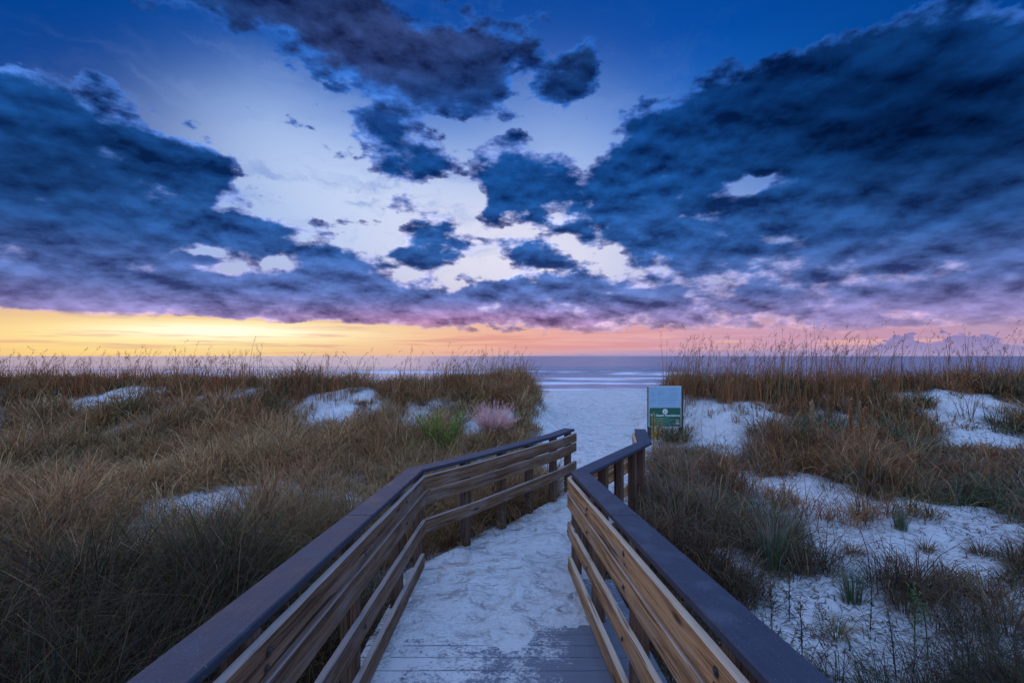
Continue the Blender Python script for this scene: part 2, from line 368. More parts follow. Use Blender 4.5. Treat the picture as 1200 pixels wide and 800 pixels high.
n.put(b.inputs['Roughness'], n.mr(fm, 0, 1, .24, .7)); b.inputs['IOR'].default_value = 1.33
b.inputs['Specular IOR Level'].default_value = .5
h = n.m('ADD', n.m('MULTIPLY', w1, 1.6), n.m('MULTIPLY', w2, .10))
n.put(b.inputs['Normal'], n.bump(h, .9, 1.0)); SEA = m

def blade_mat(name, rough=.6, trans=.25):
    m, n, b = mat(name)
    a = n.n.new('ShaderNodeAttribute'); a.attribute_name = 'Col'
    n.put(b.inputs['Base Color'], a.outputs['Color']); b.inputs['Roughness'].default_value = rough
    b.inputs['Specular IOR Level'].default_value = .2
    tr = n.n.new('ShaderNodeBsdfTranslucent'); n.put(tr.inputs[0], a.outputs['Color'])
    mx = n.n.new('ShaderNodeMixShader'); mx.inputs[0].default_value = trans
    n.l.new(b.outputs[0], mx.inputs[1]); n.l.new(tr.outputs[0], mx.inputs[2])
    out = [x for x in n.n if x.type == 'OUTPUT_MATERIAL'][0]; n.l.new(mx.outputs[0], out.inputs[0])
    return m
BLADE = blade_mat('grass_blades')
BOLT = simple('rusty_galvanised_bolt', (.09, .08, .08), .5, .8)

# ------------------------------------------------------------------ numpy noise
def _hash(ix, iy, seed):
    h = (ix.astype(np.int64)*374761393 + iy.astype(np.int64)*668265263 + seed*974711) & 0xffffffff
    h = ((h ^ (h >> 13))*1274126177) & 0xffffffff
    return ((h ^ (h >> 16)) & 0xffffff)/float(0xffffff)
def vnoise(x, y, seed=0):
    x = np.asarray(x, float); y = np.asarray(y, float)
    ix = np.floor(x); iy = np.floor(y); fx = x-ix; fy = y-iy
    fx = fx*fx*fx*(fx*(fx*6-15)+10); fy = fy*fy*fy*(fy*(fy*6-15)+10)
    a = _hash(ix, iy, seed); b = _hash(ix+1, iy, seed); c = _hash(ix, iy+1, seed); d = _hash(ix+1, iy+1, seed)
    return (a*(1-fx)+b*fx)*(1-fy) + (c*(1-fx)+d*fx)*fy
def fbm(x, y, seed=0, o=4):
    s = 0; a = .5; t = 0
    for k in range(o):
        s = s + a*vnoise(x*2**k+17.3*k, y*2**k-9.1*k, seed+k*31); t += a; a *= .5
    return s/t - .5
def sst(x, a, b):
    t = np.clip((x-a)/(b-a), 0, 1); return t*t*(3-2*t)

# ------------------------------------------------------------------ terrain
SLOPE, HC = .082, 1.80
def deckz(y): return -(HC + SLOPE*y)
LEVEL = -2.19
def path_cx(y): return np.interp(y, [-4, 4.8, 7.3, 29, 60], [-.12, -.17, 1.42, 5.5, 11.0])
def path_hw(y): return np.interp(y, [-4, 4.8, 5.6, 7.3, 12, 29, 60], [.84, .84, .66, .55, 1.05, 2.55, 12])
BUMPS = [  # sand mounds: x, y, rx, ry, h
 (-8.6, 15.0, 1.6, 1.5, .26), (-5.2, 14.2, 1.5, 1.4, .34), (-2.3, 13.6, 1.3, 1.3, .32), (-.6, 13.4, .8, 1.2, .2), (-12.5, 15.5, 1.8, 1.6, .22),
 (12.6, 13.6, 2.4, 1.5, .42), (9.0, 13.2, 1.2, 1.2, .2), (6.0, 12.4, 1.0, 1.2, .28), (16.5, 13.6, 2.0, 1.4, .3), (4.6, 14.5, .9, 1.2, .2)]
def hgt(x, y):
    x = np.asarray(x, float); y = np.asarray(y, float)
    ry = 16.0 + 1.6*fbm(x*.13, y*0+3, 5, 3)*2
    front = sst(y, ry-7.0, ry-.5)
    backs = 1-sst(y, ry+.5, ry+11)
    side = np.where(x < path_cx(y), 1.0, 1.12)
    z = -2.28 + front*1.02*side*(1+.55*fbm(x*.22, y*.22, 9, 3)) 
    z = np.where(y > ry+.5, -3.35 + (z+3.35)*backs, z)
    z = z - .55*sst(y, 26, 58)
    z = z + .42*fbm(x*.55, y*.55, 2, 4)*(1-.6*sst(y, 24, 34)) + .05*fbm(x*3, y*3, 12, 3)
    for bx, by, rx, rr, hh in BUMPS:
        z = z + hh*np.exp(-((x-bx)/rx)**2-((y-by)/rr)**2)
    # hollow next to the near boardwalk
    z = z - .12*np.exp(-((np.abs(x+.1)-1.6)/.9)**2)*(y < 5.5)*sst(-y, -5.5, -4)
    # levelled spot round the sign
    ws = np.exp(-(((x-3.9)/1.2)**2+((y-11.4)/1.3)**2)**2)
    z = z*(1-ws) + (-2.15+.08*fbm(x*2, y*2, 14, 3))*ws
    # footpath
    cx, hw = path_cx(y), path_hw(y)
    d = np.abs(x-cx)-hw
    d = d + .35*fbm(x*1.1, y*1.1, 44, 3)*sst(y, 7.2, 10)
    pm = 1-sst(d, -.05, np.interp(y, [0, 7, 12, 29], [.10, .25, 1.0, 2.2]))
    edge = 3.75 + .1*x + .6*fbm(x*1.7, y*1.7, 77, 4)
    film = np.interp(y, [.6, 1.8, 2.6, 3.2, 3.7, 4.0], [-3.0, -2.4, -1.5, -.25, 1.2, 2.5]) - .75*sst(x, .15, .5)*(y < 3.9)*sst(-y, -3.8, -3.3) + 3.6*fbm(x*3.2, y*3.2, 77, 5) - .5*sst(-y, -1.9, -1.3)
    ramp = deckz(y) + np.clip(np.where(film > 0, .008*film, .12*film), -.075, .024)
    hp = np.where(y < 4.75, ramp, np.maximum(ramp, LEVEL))
    hp = np.where(y < 4.3, ramp, (LEVEL*sst(y, 4.3, 5.2) + ramp*(1-sst(y, 4.3, 5.2))))
    hp = hp + sst(y, 3.4, 5)*(.030*fbm(x*4.2, y*4.2, 21, 3) + .05*fbm(x*.9, y*.9, 23, 2)) + sst(y, 6, 14)*.03
    hp = hp - .035*sst(y, 27, 30)*(y-27) 
    hp = np.where(y > 29, np.maximum(hp, z-.3), hp)
    pm = pm*(1-sst(y, 30, 36))
    return z*(1-pm) + hp*pm, pm
def hz(x, y): return hgt(x, y)[0]
def ground(px, py):
    """ground point seen along the line of sight of a photo pixel (for measuring only)"""
    u, v = (px-CX)/F, (HY-py)/F
    ys = np.linspace(1.2, 60, 4000); zs = hz(u*ys, ys)
    k = np.argmax(v*ys <= zs)
    return float(u*ys[k]), float(ys[k]), float(zs[k])

# open sand patches: photo position -> ground, size in metres, strength
PATCH = []
for px, py, rx, ry_, a in [(905, 572, 1.25, .85, 1), (850, 560, .6, .5, .8), (965, 590, .8, .5, .9), (830, 512, .9, 1.0, .9), (812, 480, .9, 1.4, .95), (870, 492, .8, .7, .6), (1035, 775, .6, .5, .75), (960, 700, .7, .5, .85),
        (1090, 700, .9, .6, .7), (1130, 640, 1.6, .6, .85), (1040, 640, .9, .45, .7), (850, 655, .45, .35, .9), (920, 640, .5, .3, .75), (1060, 540, .8, .7, .85), (1180, 600, 1.2, .5, .7), (1160, 520, 1.2, .6, .5), (880, 740, .5, .5, .5), (1150, 760, .8, .5, .55),
        (255, 585, 1.0, .7, .9), (130, 572, 1.1, .7, .8), (330, 598, .9, .6, .85), (200, 560, .6, .4, .6), (60, 610, .7, .4, .5), (420, 600, .3, .3, .4), (785, 520, .7, .7, .8), (517, 545, .9, .9, .6), (385, 470, 1.0, .8, .6), (300, 480, .9, .8, .4), (140, 660, .5, .3, .4)]:
    gx, gy, gz = ground(px, py); PATCH.append((gx, gy, rx, ry_, a))
for bx, by, rx, rr, hh in BUMPS: PATCH.append((bx, by-.65*rr, rx*.76, rr*.62, (1.0 if bx not in (16.5, 6.0, 9.0) else .45) if bx > -14 else .7))
def cover(x, y):
    """how much grass grows at a place, 0..1"""
    z, pm = hgt(x, y)
    left = x < path_cx(y)
    c = np.where(left, .95, .97) + np.where(left, 1.4, 1.9)*fbm(x*.62+3, y*.62, 61, 4)
    low = sst(y, 7.8, 5.6)*(~left)                    # sparser ground near the right railing
    c = c - .10*low - .34*sst(y, 4.6, 3.4)*(~left)
    for gx, gy, rx, rr, a in PATCH:
        c = c - a*1.15*np.exp(-(((x-gx)/rx)**2+((y-gy)/rr)**2)**1.2)*(1+3.2*fbm(x*1.6, y*1.6, 63, 4))
    c = c*(1-np.clip(pm*1.6, 0, 1))
    inside = (y < 5.3) & (x > -1.0) & (x < .85)
    c = np.where(inside, 0, c)
    return np.clip(c, 0, 1)

def mesh_from(name, verts, faces, quad=True, smooth=True):
    """verts (n,3); faces (m,k) array"""
    me = bpy.data.meshes.new(name)
    nf, k = faces.shape
    me.vertices.add(len(verts)); me.vertices.foreach_set('co', verts.astype(np.float32).ravel())
    me.loops.add(nf*k); me.loops.foreach_set('vertex_index', faces.astype(np.int32).ravel())
    me.polygons.add(nf); me.polygons.foreach_set('loop_start', np.arange(0, nf*k, k, dtype=np.int32))
    me.polygons.foreach_set('use_smooth', np.full(nf, smooth))
    me.update(calc_edges=True)
    return me
def fattr(me, name, vals):
    a = me.attributes.new(name, 'FLOAT', 'POINT'); a.data.foreach_set('value', vals.astype(np.float32))
def link(name, me, parent=None, material=None):
    o = bpy.data.objects.new(name, me); col.objects.link(o)
    if parent: o.parent = parent
    if material: me.materials.append(material)
    return o
def tag(o, label=None, cat=None, group=None, kind=None):
    if label: o['label'] = label
    if cat: o['category'] = cat
    if group: o['group'] = group
    if kind: o['kind'] = kind
    return o
def empty(name, loc=(0, 0, 0)):
    o = bpy.data.objects.new(name, None); col.objects.link(o); o.location = loc; o.empty_display_size = .2
    return o
def grid(nx, ny, X, Y, Z):
    v = np.stack([X.ravel(), Y.ravel(), Z.ravel()], 1)
    i = np.arange(ny-1)[:, None]*nx + np.arange(nx-1)[None]
    f = np.stack([i, i+1, i+nx+1, i+nx], -1).reshape(-1, 4)
    return v, f

# dunes: sheet fine near the camera and coarser away from it
ny, nx = 820, 760
yy = -3.0 + 70.0*(np.linspace(0, 1, ny)**2.1)
uu = np.linspace(-1, 1, nx); uu = np.sign(uu)*np.abs(uu)**1.25
YY = np.repeat(yy[:, None], nx, 1); XX = uu[None]*(7.0+1.7*np.maximum(YY+1, 0))
ZZ, PM = hgt(XX, YY)
ZZ = np.where(YY > 62, ZZ-.3, ZZ)
v, f = grid(nx, ny, XX, YY, ZZ)
me = mesh_from('dune_sand', v, f)
fattr(me, 'litter', cover(XX, YY).ravel()*sst(-YY, -27, -20).ravel())
fattr(me, 'path', PM.ravel()); 
wrack = .75*np.exp(-((YY-31.5-1.6*fbm(XX*.12, YY*0, 8, 3))/1.1)**2)
wrack = wrack + 0*np.exp(-((YY-26.7-.5*fbm(XX*.35, YY*0, 18, 3))/.6)**2)*(.35+1.2*vnoise(XX*.9, YY*.5, 19))
fattr(me, 'wet', np.clip(sst(YY, 44, 50)*.9 + wrack, 0, 1).ravel())
tag(link('sandy_ground', me, None, SAND), 'pale blue-white sand of the dunes, the footpath and the beach', None, None, 'structure')

# sea
SEAZ = -3.80
ny, nx = 520, 200
yy = 46 + 3000*(np.linspace(0, 1, ny)**3.2)
uu = np.linspace(-1, 1, nx)
YY = np.repeat(yy[:, None], nx, 1); XX = uu[None]*(90+1.4*YY)
ZZ = np.full_like(XX, SEAZ); FO = np.zeros_like(XX)
for k, (ys, hh, wd, fo) in enumerate([(54, .06, 1.6, .95), (60, .10, 2.2, 1.0), (71, .34, 2.4, .9), (96, .45, 3.2, .85), (118, .5, 3.0, .45), (150, .45, 3.5, .35)]):
    c = ys + 16*fbm(XX*.02, XX*0+k, 40+k, 3)
    brk = .35+.9*vnoise(XX*.03, XX*0+k*3.7, 90+k)
    ZZ = ZZ + hh*np.exp(-((YY-c)/wd)**2)*brk
    FO = np.maximum(FO, fo*np.exp(-(np.clip(c-YY, 0, 99)/(wd*2.6))**2-(np.clip(YY-c, 0, 99)/(wd*.6))**2)*np.clip(brk, .2, 1.1))
FO = np.maximum(FO, .85*sst(-YY, -58, -50))
v, f = grid(nx, ny, XX, YY, ZZ)
me = mesh_from('sea', v, f); fattr(me, 'foam', FO.ravel())
tag(link('sea', me, None, SEA), 'calm grey-mauve sea with low white breakers', None, None, 'structure')
v, f = grid(2, 2, np.array([[-40000., 40000], [-40000, 40000]]), np.array([[3040., 3040], [50000, 50000]]), np.full((2, 2), SEAZ-.01))
me = mesh_from('open_sea', v, f); fattr(me, 'foam', np.zeros(4))
tag(link('open_sea', me, None, SEA), 'far open sea reaching the horizon', None, None, 'structure')

# ------------------------------------------------------------------ boards
BN = [0]
def prism_data(pts, profile, jit=.0012, step=.16, chamf=.006, ups=None):
    """pts: polyline of (x,y,z) of the reference edge; profile: (o0,o1,z0,z1): offsets to the right of travel and heights.
    returns verts, faces, grain"""
    o0, o1, z0, z1 = profile; BN[0] += 1
    pts = [Vector(p) for p in pts]
    dirs = [(pts[i+1]-pts[i]) for i in range(len(pts)-1)]
    d2 = [Vector((d.x, d.y, 0)).normalized() for d in dirs]
    st = []; s = 0
    for i, d in enumerate(dirs):
        n_ = max(2, int(d.length/step))
        for k in range(n_+(1 if i == len(dirs)-1 else 0)):
            t = k/n_
            p = pts[i].lerp(pts[i+1], t)
            if k == 0 and i > 0:
                a, b_ = d2[i-1], d2[i]
                nn_ = (Vector((a.y, -a.x, 0))+Vector((b_.y, -b_.x, 0))).normalized()
                sc = 1/max(.4, nn_.dot(Vector((b_.y, -b_.x, 0))))
                r_ = nn_*sc
            else: r_ = Vector((d2[i].y, -d2[i].x, 0))
            st.append((p, r_, s+d.length*t))
        s += d.length
    c = chamf
    prof = [(o0+c, z0), (o1-c, z0), (o1, z0+c), (o1, z1-c), (o1-c, z1), (o0+c, z1), (o0, z1-c), (o0, z0+c)]
    V, G = [], []
    for p, r_, s in st:
        for (o, z) in prof:
            j = rng.normal(0, jit*.3, 2)
            q = p + r_*(o+j[0]) + Vector((0, 0, z+j[1]))
            V.append(q); G.append((s, (o-o0)+(z-z0), BN[0]*1.37))
    n8 = 8; Fc = []
    for i in range(len(st)-1):
        for k in range(n8):
            a = i*n8+k; b_ = i*n8+(k+1) % n8
            Fc.append((a, b_, b_+n8, a+n8))
    e = (len(st)-1)*n8
    Fc.append(tuple(reversed(range(n8)))); Fc.append(tuple(e+k for k in range(n8)))
    return V, Fc, G
def prism_mesh(name, items, material, parent):
    V, Fc, G = [], [], []
    for it in items:
        v_, f_, g_ = it; o = len(V); V += v_; G += g_; Fc += [tuple(i+o for i in q) for q in f_]
    me = bpy.data.meshes.new(name); me.from_pydata([tuple(p) for p in V], [], Fc)
    me.validate(); 
    bm = bmesh.new(); bm.from_mesh(me); bmesh.ops.recalc_face_normals(bm, faces=bm.faces); bm.to_mesh(me); bm.free()
    a = me.attributes.new('grain', 'FLOAT_VECTOR', 'POINT')
    a.data.foreach_set('vector', np.array(G, dtype=np.float32).ravel())
    return link(name, me, parent, material)
def lerp(a, b_, t): return tuple(a[i]+(b_[i]-a[i])*t for i in range(3))
def along(poly, dist):
    for i in range(len(poly)-1):
        L = (Vector(poly[i+1])-Vector(poly[i])).length
        if dist <= L: return lerp(poly[i], poly[i+1], dist/L)
        dist -= L
    return poly[-1]
def post(parent, p, dirv, sgn, off, zt, zb, w_=.092, matl=None):
    """square post; p on the reference line, dirv along travel, sgn side"""
    d = Vector((dirv[0], dirv[1], 0)).normalized(); r_ = Vector((d.y, -d.x, 0))
    c = Vector((p[0], p[1], 0)) + r_*off
    h = w_/2; BN[0] += 1
    V, G, Fc = [], [], []
    n_ = 10; ch = .005
    pr = [(-h+ch, -h), (h-ch, -h), (h, -h+ch), (h, h-ch), (h-ch, h), (-h+ch, h), (-h, h-ch), (-h, -h+ch)]
    for i in range(n_+1):
        z = zb+(zt-zb)*i/n_
        for k, (a, b_) in enumerate(pr):
            j = rng.normal(0, .0012, 2)
            q = c + d*(a+j[0]) + r_*(b_+j[1]); V.append(Vector((q.x, q.y, z))); G.append((z, (a+b_), BN[0]*1.37))
    for i in range(n_):
        for k in range(8):
            a = i*8+k; b_ = i*8+(k+1) % 8; Fc.append((a, b_, b_+8, a+8))
    Fc.append(tuple(reversed(range(8)))); Fc.append(tuple(n_*8+k for k in range(8)))
    return prism_mesh('post', [(V, Fc, G)], matl or WOOD_P, parent)
def bolt(parent, loc, nrm, r0=.011):
    bm = bmesh.new()
    bmesh.ops.create_cone(bm, cap_ends=True, segments=6, radius1=r0, radius2=r0*.9, depth=.010)
    bmesh.ops.create_cone(bm, cap_ends=True, segments=16, radius1=r0*1.6, radius2=r0*1.6, depth=.003)
    me = bpy.data.meshes.new('bolt'); bm.to_mesh(me); bm.free()
    o = link('bolt', me, parent, BOLT); o.location = loc
    o.rotation_euler = Vector(nrm).to_track_quat('Z', 'Y').to_euler()
    return o

def railing(name, label, sgn, pol1, pol2, seam, posts1, posts2, wood, toe_end):
    """sgn=+1: path lies to the left of travel (right railing); offsets outward positive to the right"""
    root = empty(name, (pol1[-1][0], pol1[-1][1], LEVEL)); tag(root, label, 'railing')
    inv = Vector(root.location)
    kids = []
    def sh(o): kids.append(o); return o
    S = sgn
    def prf(o0, o1, z0, z1):
        a, b_ = sorted((o0*S, o1*S)); return (a, b_, z0, z1)
    CW = .178
    full = pol1 + pol2[1:]
    # cap: split at the seam
    zc = (-.040, 0)
    p0, p1 = pol1[0], pol1[-1]
    ts = (seam-p0[1])/(p1[1]-p0[1]); eps = .0025
    def pt(t): return lerp(p0, p1, t)
    sh(prism_mesh('cap_board', [prism_data([p0, pt(ts-eps/3)], prf(0, CW, *zc), .0004)], CAP, None))
    rest = [pt(ts+eps/3)] + [p1] + pol2[1:]
    # second seam at the bend so that each run is a board of its own
    sh(prism_mesh('cap_board', [prism_data(rest, prf(0, CW, *zc), .0004)], CAP, None))
    # rails on the inner face: they stand proud of the cap
    for (z1, z0), nm in (((-.062, -.205), 'rail_board'), ((-.222, -.365), 'rail_board'), ((-.520, -.660), 'rail_board')):
        lo = -.036; hi = .002
        sh(prism_mesh(nm, [prism_data([p0, p1], prf(lo, hi, z0, z1), .0016)], wood, None))
        q = [tuple(Vector(p)) for p in pol2]
        sh(prism_mesh(nm, [prism_data(q, prf(lo, hi, z0+.001, z1-.001), .0016)], wood, None))
    # kick board on the ramp only
    sh(prism_mesh('kick_board', [prism_data([p0, lerp(p0, p1, toe_end)], prf(-.040, .0, -.985, -.845), .0016)], wood, None))
    d1 = Vector(p1)-Vector(p0)
    for yv in posts1:
        t = (yv-p0[1])/(p1[1]-p0[1]); p = pt(t)
        sh(post(None, p, d1, S, S*.050, p[2]-.041, -2.75))
        n_ = Vector((d1.y, -d1.x, 0)).normalized()*(-S)
        for dzb in (-.115, -.165, -.30, -.59):
            b0 = Vector((p[0], p[1], p[2]+dzb)) + n_*.040
            sh(bolt(None, b0 + Vector((random.uniform(-.01, .01), random.uniform(-.015, .015), 0)), n_, .009 if dzb != -.115 else .011))
    for dist in posts2:
        p = along(pol2, dist); q = along(pol2, dist+.02) if dist < .1 else along(pol2, dist-.02)
        dv = (Vector(q)-Vector(p))*(1 if dist < .1 else -1)
        sh(post(None, p, dv, S, S*.050, p[2]-.041, -2.75))
    for o in kids:
        o.parent = root; o.location = Vector(o.location)-inv
    return root

zL = -(0.80+.082*4.77)
capz = lambda y: -(.80+.082*y)
L1 = [(-.866, -1.2, capz(-1.2)), (-.94, 4.77, capz(4.77))]
L2 = [L1[-1], (-.407, 5.42, -1.195), (.70, 6.90, -1.195), (1.03, 7.50, -1.20)]
R1 = [(.80, -1.2, capz(-1.2)), (.602, 4.66, capz(4.66))]
R2 = [R1[-1], (1.765, 6.36, -1.19), (2.02, 7.50, -1.20)]
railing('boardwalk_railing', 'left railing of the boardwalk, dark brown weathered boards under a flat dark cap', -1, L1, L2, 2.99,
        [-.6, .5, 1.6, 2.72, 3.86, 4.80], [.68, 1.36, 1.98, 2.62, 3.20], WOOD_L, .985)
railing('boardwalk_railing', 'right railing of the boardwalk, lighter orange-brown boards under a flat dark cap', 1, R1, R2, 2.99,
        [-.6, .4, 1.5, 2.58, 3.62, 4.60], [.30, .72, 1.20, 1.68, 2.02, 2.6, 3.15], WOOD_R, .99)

# deck
root = empty('boardwalk_deck', (-.05, 1.5, deckz(1.5)))
tag(root, 'sloping boardwalk deck of grey-blue cross planks dusted with white sand between the railings', 'boardwalk')
items = []; k = 0; y = -1.4
while y < 4.3:
    w_ = .1395; y1 = y+w_
    z0 = deckz(y); z1 = deckz(y1)
    jz = rng.normal(0, .0012)
    x0, x1 = -1.04+rng.normal(0, .004), .97+rng.normal(0, .004)
    v_, f_, g_ = prism_data([(x0, y, z0+jz), (x1, y, z0+jz)], (-w_, 0, -.036, 0), .0008, .12, .004)
    v_ = [Vector((p.x, p.y, p.z-SLOPE*(p.y-y))) for p in v_]
    items.append((v_, f_, g_)); y += .1455
dk = prism_mesh('planks', items, DECK, root); dk.location = -Vector(root.location)
for xs in (-.80, -.05, .72):
    js = prism_mesh('joist', [prism_data([(xs, -1.4, deckz(-1.4)-.038), (xs, 4.25, deckz(4.25)-.038)], (-.02, .02, -.18, 0), .001)], WOOD_P, root)
    js.location = -Vector(root.location)

# edging strips lying along the sand at the foot of the left railing
for (a, b_, lab) in (((494, 618), (544, 599), 'thin grey edging timber half buried in sand by the bend of the left railing'),
                     ((553, 597), (603, 576), 'thin grey edging timber half buried in sand farther along the left railing')):
    A = ground(*a); B = ground(*b_)
    P_ = [(A[0]+(B[0]-A[0])*t, A[1]+(B[1]-A[1])*t+.02*math.sin(t*7), hz(A[0]+(B[0]-A[0])*t, A[1]+(B[1]-A[1])*t)+.012) for t in np.linspace(0, 1, 6)]
    P_ = [tuple(map(float, p)) for p in P_]
    o = prism_mesh('edging_timber', [prism_data(P_, (-.017, .017, -.05, .016), .002, .08, .004)], WOOD_E, None)
    tag(o, lab, 'timber')

# ------------------------------------------------------------------ beach sign
SX0, SX1, SY = (760-CX)/F*11.6, (798.3-CX)/F*11.6, 11.6
zt, zm, zb = [(HY-p)/F*SY for p in (452, 477.6, 500)]
cx = (SX0+SX1)/2; W = SX1-SX0
gz = float(hz(cx, SY))
root = empty('beach_sign', (cx, SY, gz)); tag(root, 'beach rules sign with a pale blue notice above a green panel', 'sign')
def sbox(name, x0, x1, y0, y1, z0, z1, material, bev=.004, parent=root):
    bm = bmesh.new(); bmesh.ops.create_cube(bm, size=1)
    for v_ in bm.verts:
        v_.co = Vector((x0+(v_.co.x+.5)*(x1-x0)-cx, y0+(v_.co.y+.5)*(y1-y0)-SY, z0+(v_.co.z+.5)*(z1-z0)-gz))
    if bev: bmesh.ops.bevel(bm, geom=bm.edges[:], offset=bev, segments=2, affect='EDGES')
    me = bpy.data.meshes.new(name); bm.to_mesh(me); bm.free()
    return link(name, me, parent, material)
M_FR = simple('grey_sign_frame', (.50, .56, .55), .5)
M_BL = simple('pale_blue_notice', (.30, .50, .66), .45)
M_GR = simple('green_sign_panel', (.008, .13, .075), .4)
M_WH = simple('sign_white', (.80, .84, .80), .5)
M_LN = simple('faded_notice_print', (.20, .36, .54), .6)
M_GL = simple('pale_green_print', (.25, .48, .36), .6)
M_PO = simple('dark_sign_post', (.05, .05, .045), .8)
for xs in (SX0+.04, SX1+.015):
    sbox('post', xs-.045, xs+.045, SY+.012, SY+.10, gz-.5, zt-.01 if xs > cx else zt-.03, M_PO)
sbox('backing_panel', SX0, SX1, SY-.012, SY+.011, zb, zt, M_FR)
up_ = sbox('notice_panel', SX0+.022, SX1-.022, SY-.020, SY-.013, zm+.004, zt-.022, M_BL, .001)
gp = sbox('regulations_panel', SX0+.022, SX1-.022, SY-.020, SY-.013, zb+.022, zm-.002, M_GR, .001)
def bars(name, rows, material, parent, yf=.0215):
    bm = bmesh.new()
    for (x0, x1, zc, hh) in rows:
        r_ = bmesh.ops.create_cube(bm, size=1)['verts']
        for v_ in r_: v_.co = Vector(((x0+(v_.co.x+.5)*(x1-x0)), -yf+.0005+(v_.co.y)*.001, zc-gz+v_.co.z*hh))
    me = bpy.data.meshes.new(name); bm.to_mesh(me); bm.free()
    return link(name, me, parent, material)
rows = []
for k in range(13):
    zc = zt-.075-k*.031
    for a, b_ in ((-.46, -.26), (-.22, .02), (.10, .42)):
        if (k*7+int(a*10)) % 5 == 0: continue
        rows.append((a*W, (a+(b_-a)*random.uniform(.7, 1))*W, zc, .007))
bars('printed_lines', rows, M_LN, up_)
rows = []
for k in range(6):
    zc = zb+.055+k*.034
    rows.append((-.40*W, (.20+.10*math.sin(k*2.1))*W, zc, .0085))
bars('printed_lines', rows, M_GL, gp)
# emblem disc with a small mark, and the small picture low at the right
def disc(name, x, z, r0, yf, material, parent, seg=32):
    bm = bmesh.new(); bmesh.ops.create_cone(bm, cap_ends=True, segments=seg, radius1=r0, radius2=r0, depth=.002)
    bmesh.ops.rotate(bm, verts=bm.verts, matrix=__import__('mathutils').Matrix.Rotation(R(90), 3, 'X'))
    for v_ in bm.verts: v_.co += Vector((x, -yf, z-gz))
    me = bpy.data.meshes.new(name); bm.to_mesh(me); bm.free(); return link(name, me, parent, material)
ez = HY-(481.8); ez = ez/F*SY
disc('emblem', 0, ez, .066, .0215, M_WH, gp)
disc('emblem_mark', 0, ez, .036, .0230, M_GL, gp)
disc('emblem_centre', .004, ez+.006, .018, .0245, M_WH, gp)
pb = bars('picture', [(.32*W, .42*W, zb+.17, .05), (.33*W, .43*W, zb+.12, .035)], simple('picture_tan', (.35, .28, .2), .6), gp)
bars('picture_base', [(.31*W, .44*W, zb+.085, .018)], M_WH, gp)
fc = bpy.data.curves.new('lettering', 'FONT'); fc.body = 'The Beach Regulations'; fc.size = .082; fc.align_x = 'CENTER'; fc.extrude = .001
fc.offset = .0016
to = bpy.data.objects.new('lettering', fc); col.objects.link(to); to.parent = gp
to.location = (0, -.0225, (HY-487.6)/F*SY-gz); to.rotation_euler = (R(90), 0, 0); fc.materials.append(M_WH)
bpy.context.view_layer.update()
tm = bpy.data.meshes.new_from_object(to.evaluated_get(bpy.context.evaluated_depsgraph_get()))
lo = link('lettering', tm, gp); lo.location = to.location; lo.rotation_euler = to.rotation_euler
bpy.data.objects.remove(to); lo.name = 'lettering'

# ------------------------------------------------------------------ grass
def blades(P, AZ, L, lean, droop, W_, C, rows=5):
    """curved tapering leaf blades as one vertex/face set"""
    n_ = len(AZ); T = np.linspace(0, 1, rows)
    pos = np.zeros((n_, rows, 3)); pos[:, 0] = P
    for k in range(1, rows):
        tm = (T[k]+T[k-1])/2; th = lean+droop*tm*tm*1.6
        ds = L*(T[k]-T[k-1])
        pos[:, k, 0] = pos[:, k-1, 0]+ds*np.sin(th)*np.sin(AZ)
        pos[:, k, 1] = pos[:, k-1, 1]+ds*np.sin(th)*np.cos(AZ)
        pos[:, k, 2] = pos[:, k-1, 2]+ds*np.cos(th)
    tw = AZ+rng.normal(0, .5, n_)
    wx, wy = np.cos(tw), -np.sin(tw)
    prof = np.array([.7, 1.0, .85, .55, 0]) if rows == 5 else np.linspace(1, 0, rows)**.6
    V = np.zeros((n_, 2*rows-1, 3))
    for k in range(rows-1):
        hw = W_*prof[k]/2
        V[:, 2*k] = pos[:, k]; V[:, 2*k+1] = pos[:, k]
        V[:, 2*k, 0] -= wx*hw; V[:, 2*k, 1] -= wy*hw; V[:, 2*k+1, 0] += wx*hw; V[:, 2*k+1, 1] += wy*hw
    V[:, -1] = pos[:, -1]
    nv = 2*rows-1; tri = []
    for k in range(rows-2):
        a = 2*k; tri += [(a, a+1, a+3), (a, a+3, a+2)]
    a = 2*(rows-2); tri.append((a, a+1, a+2))
    tri = np.array(tri)
    Fc = (np.arange(n_)[:, None, None]*nv + tri[None]).reshape(-1, 3)
    CC = np.repeat(C[:, None, :], nv, 1).reshape(-1, 3)
    return V.reshape(-1, 3), Fc, CC, pos[:, -1], pos
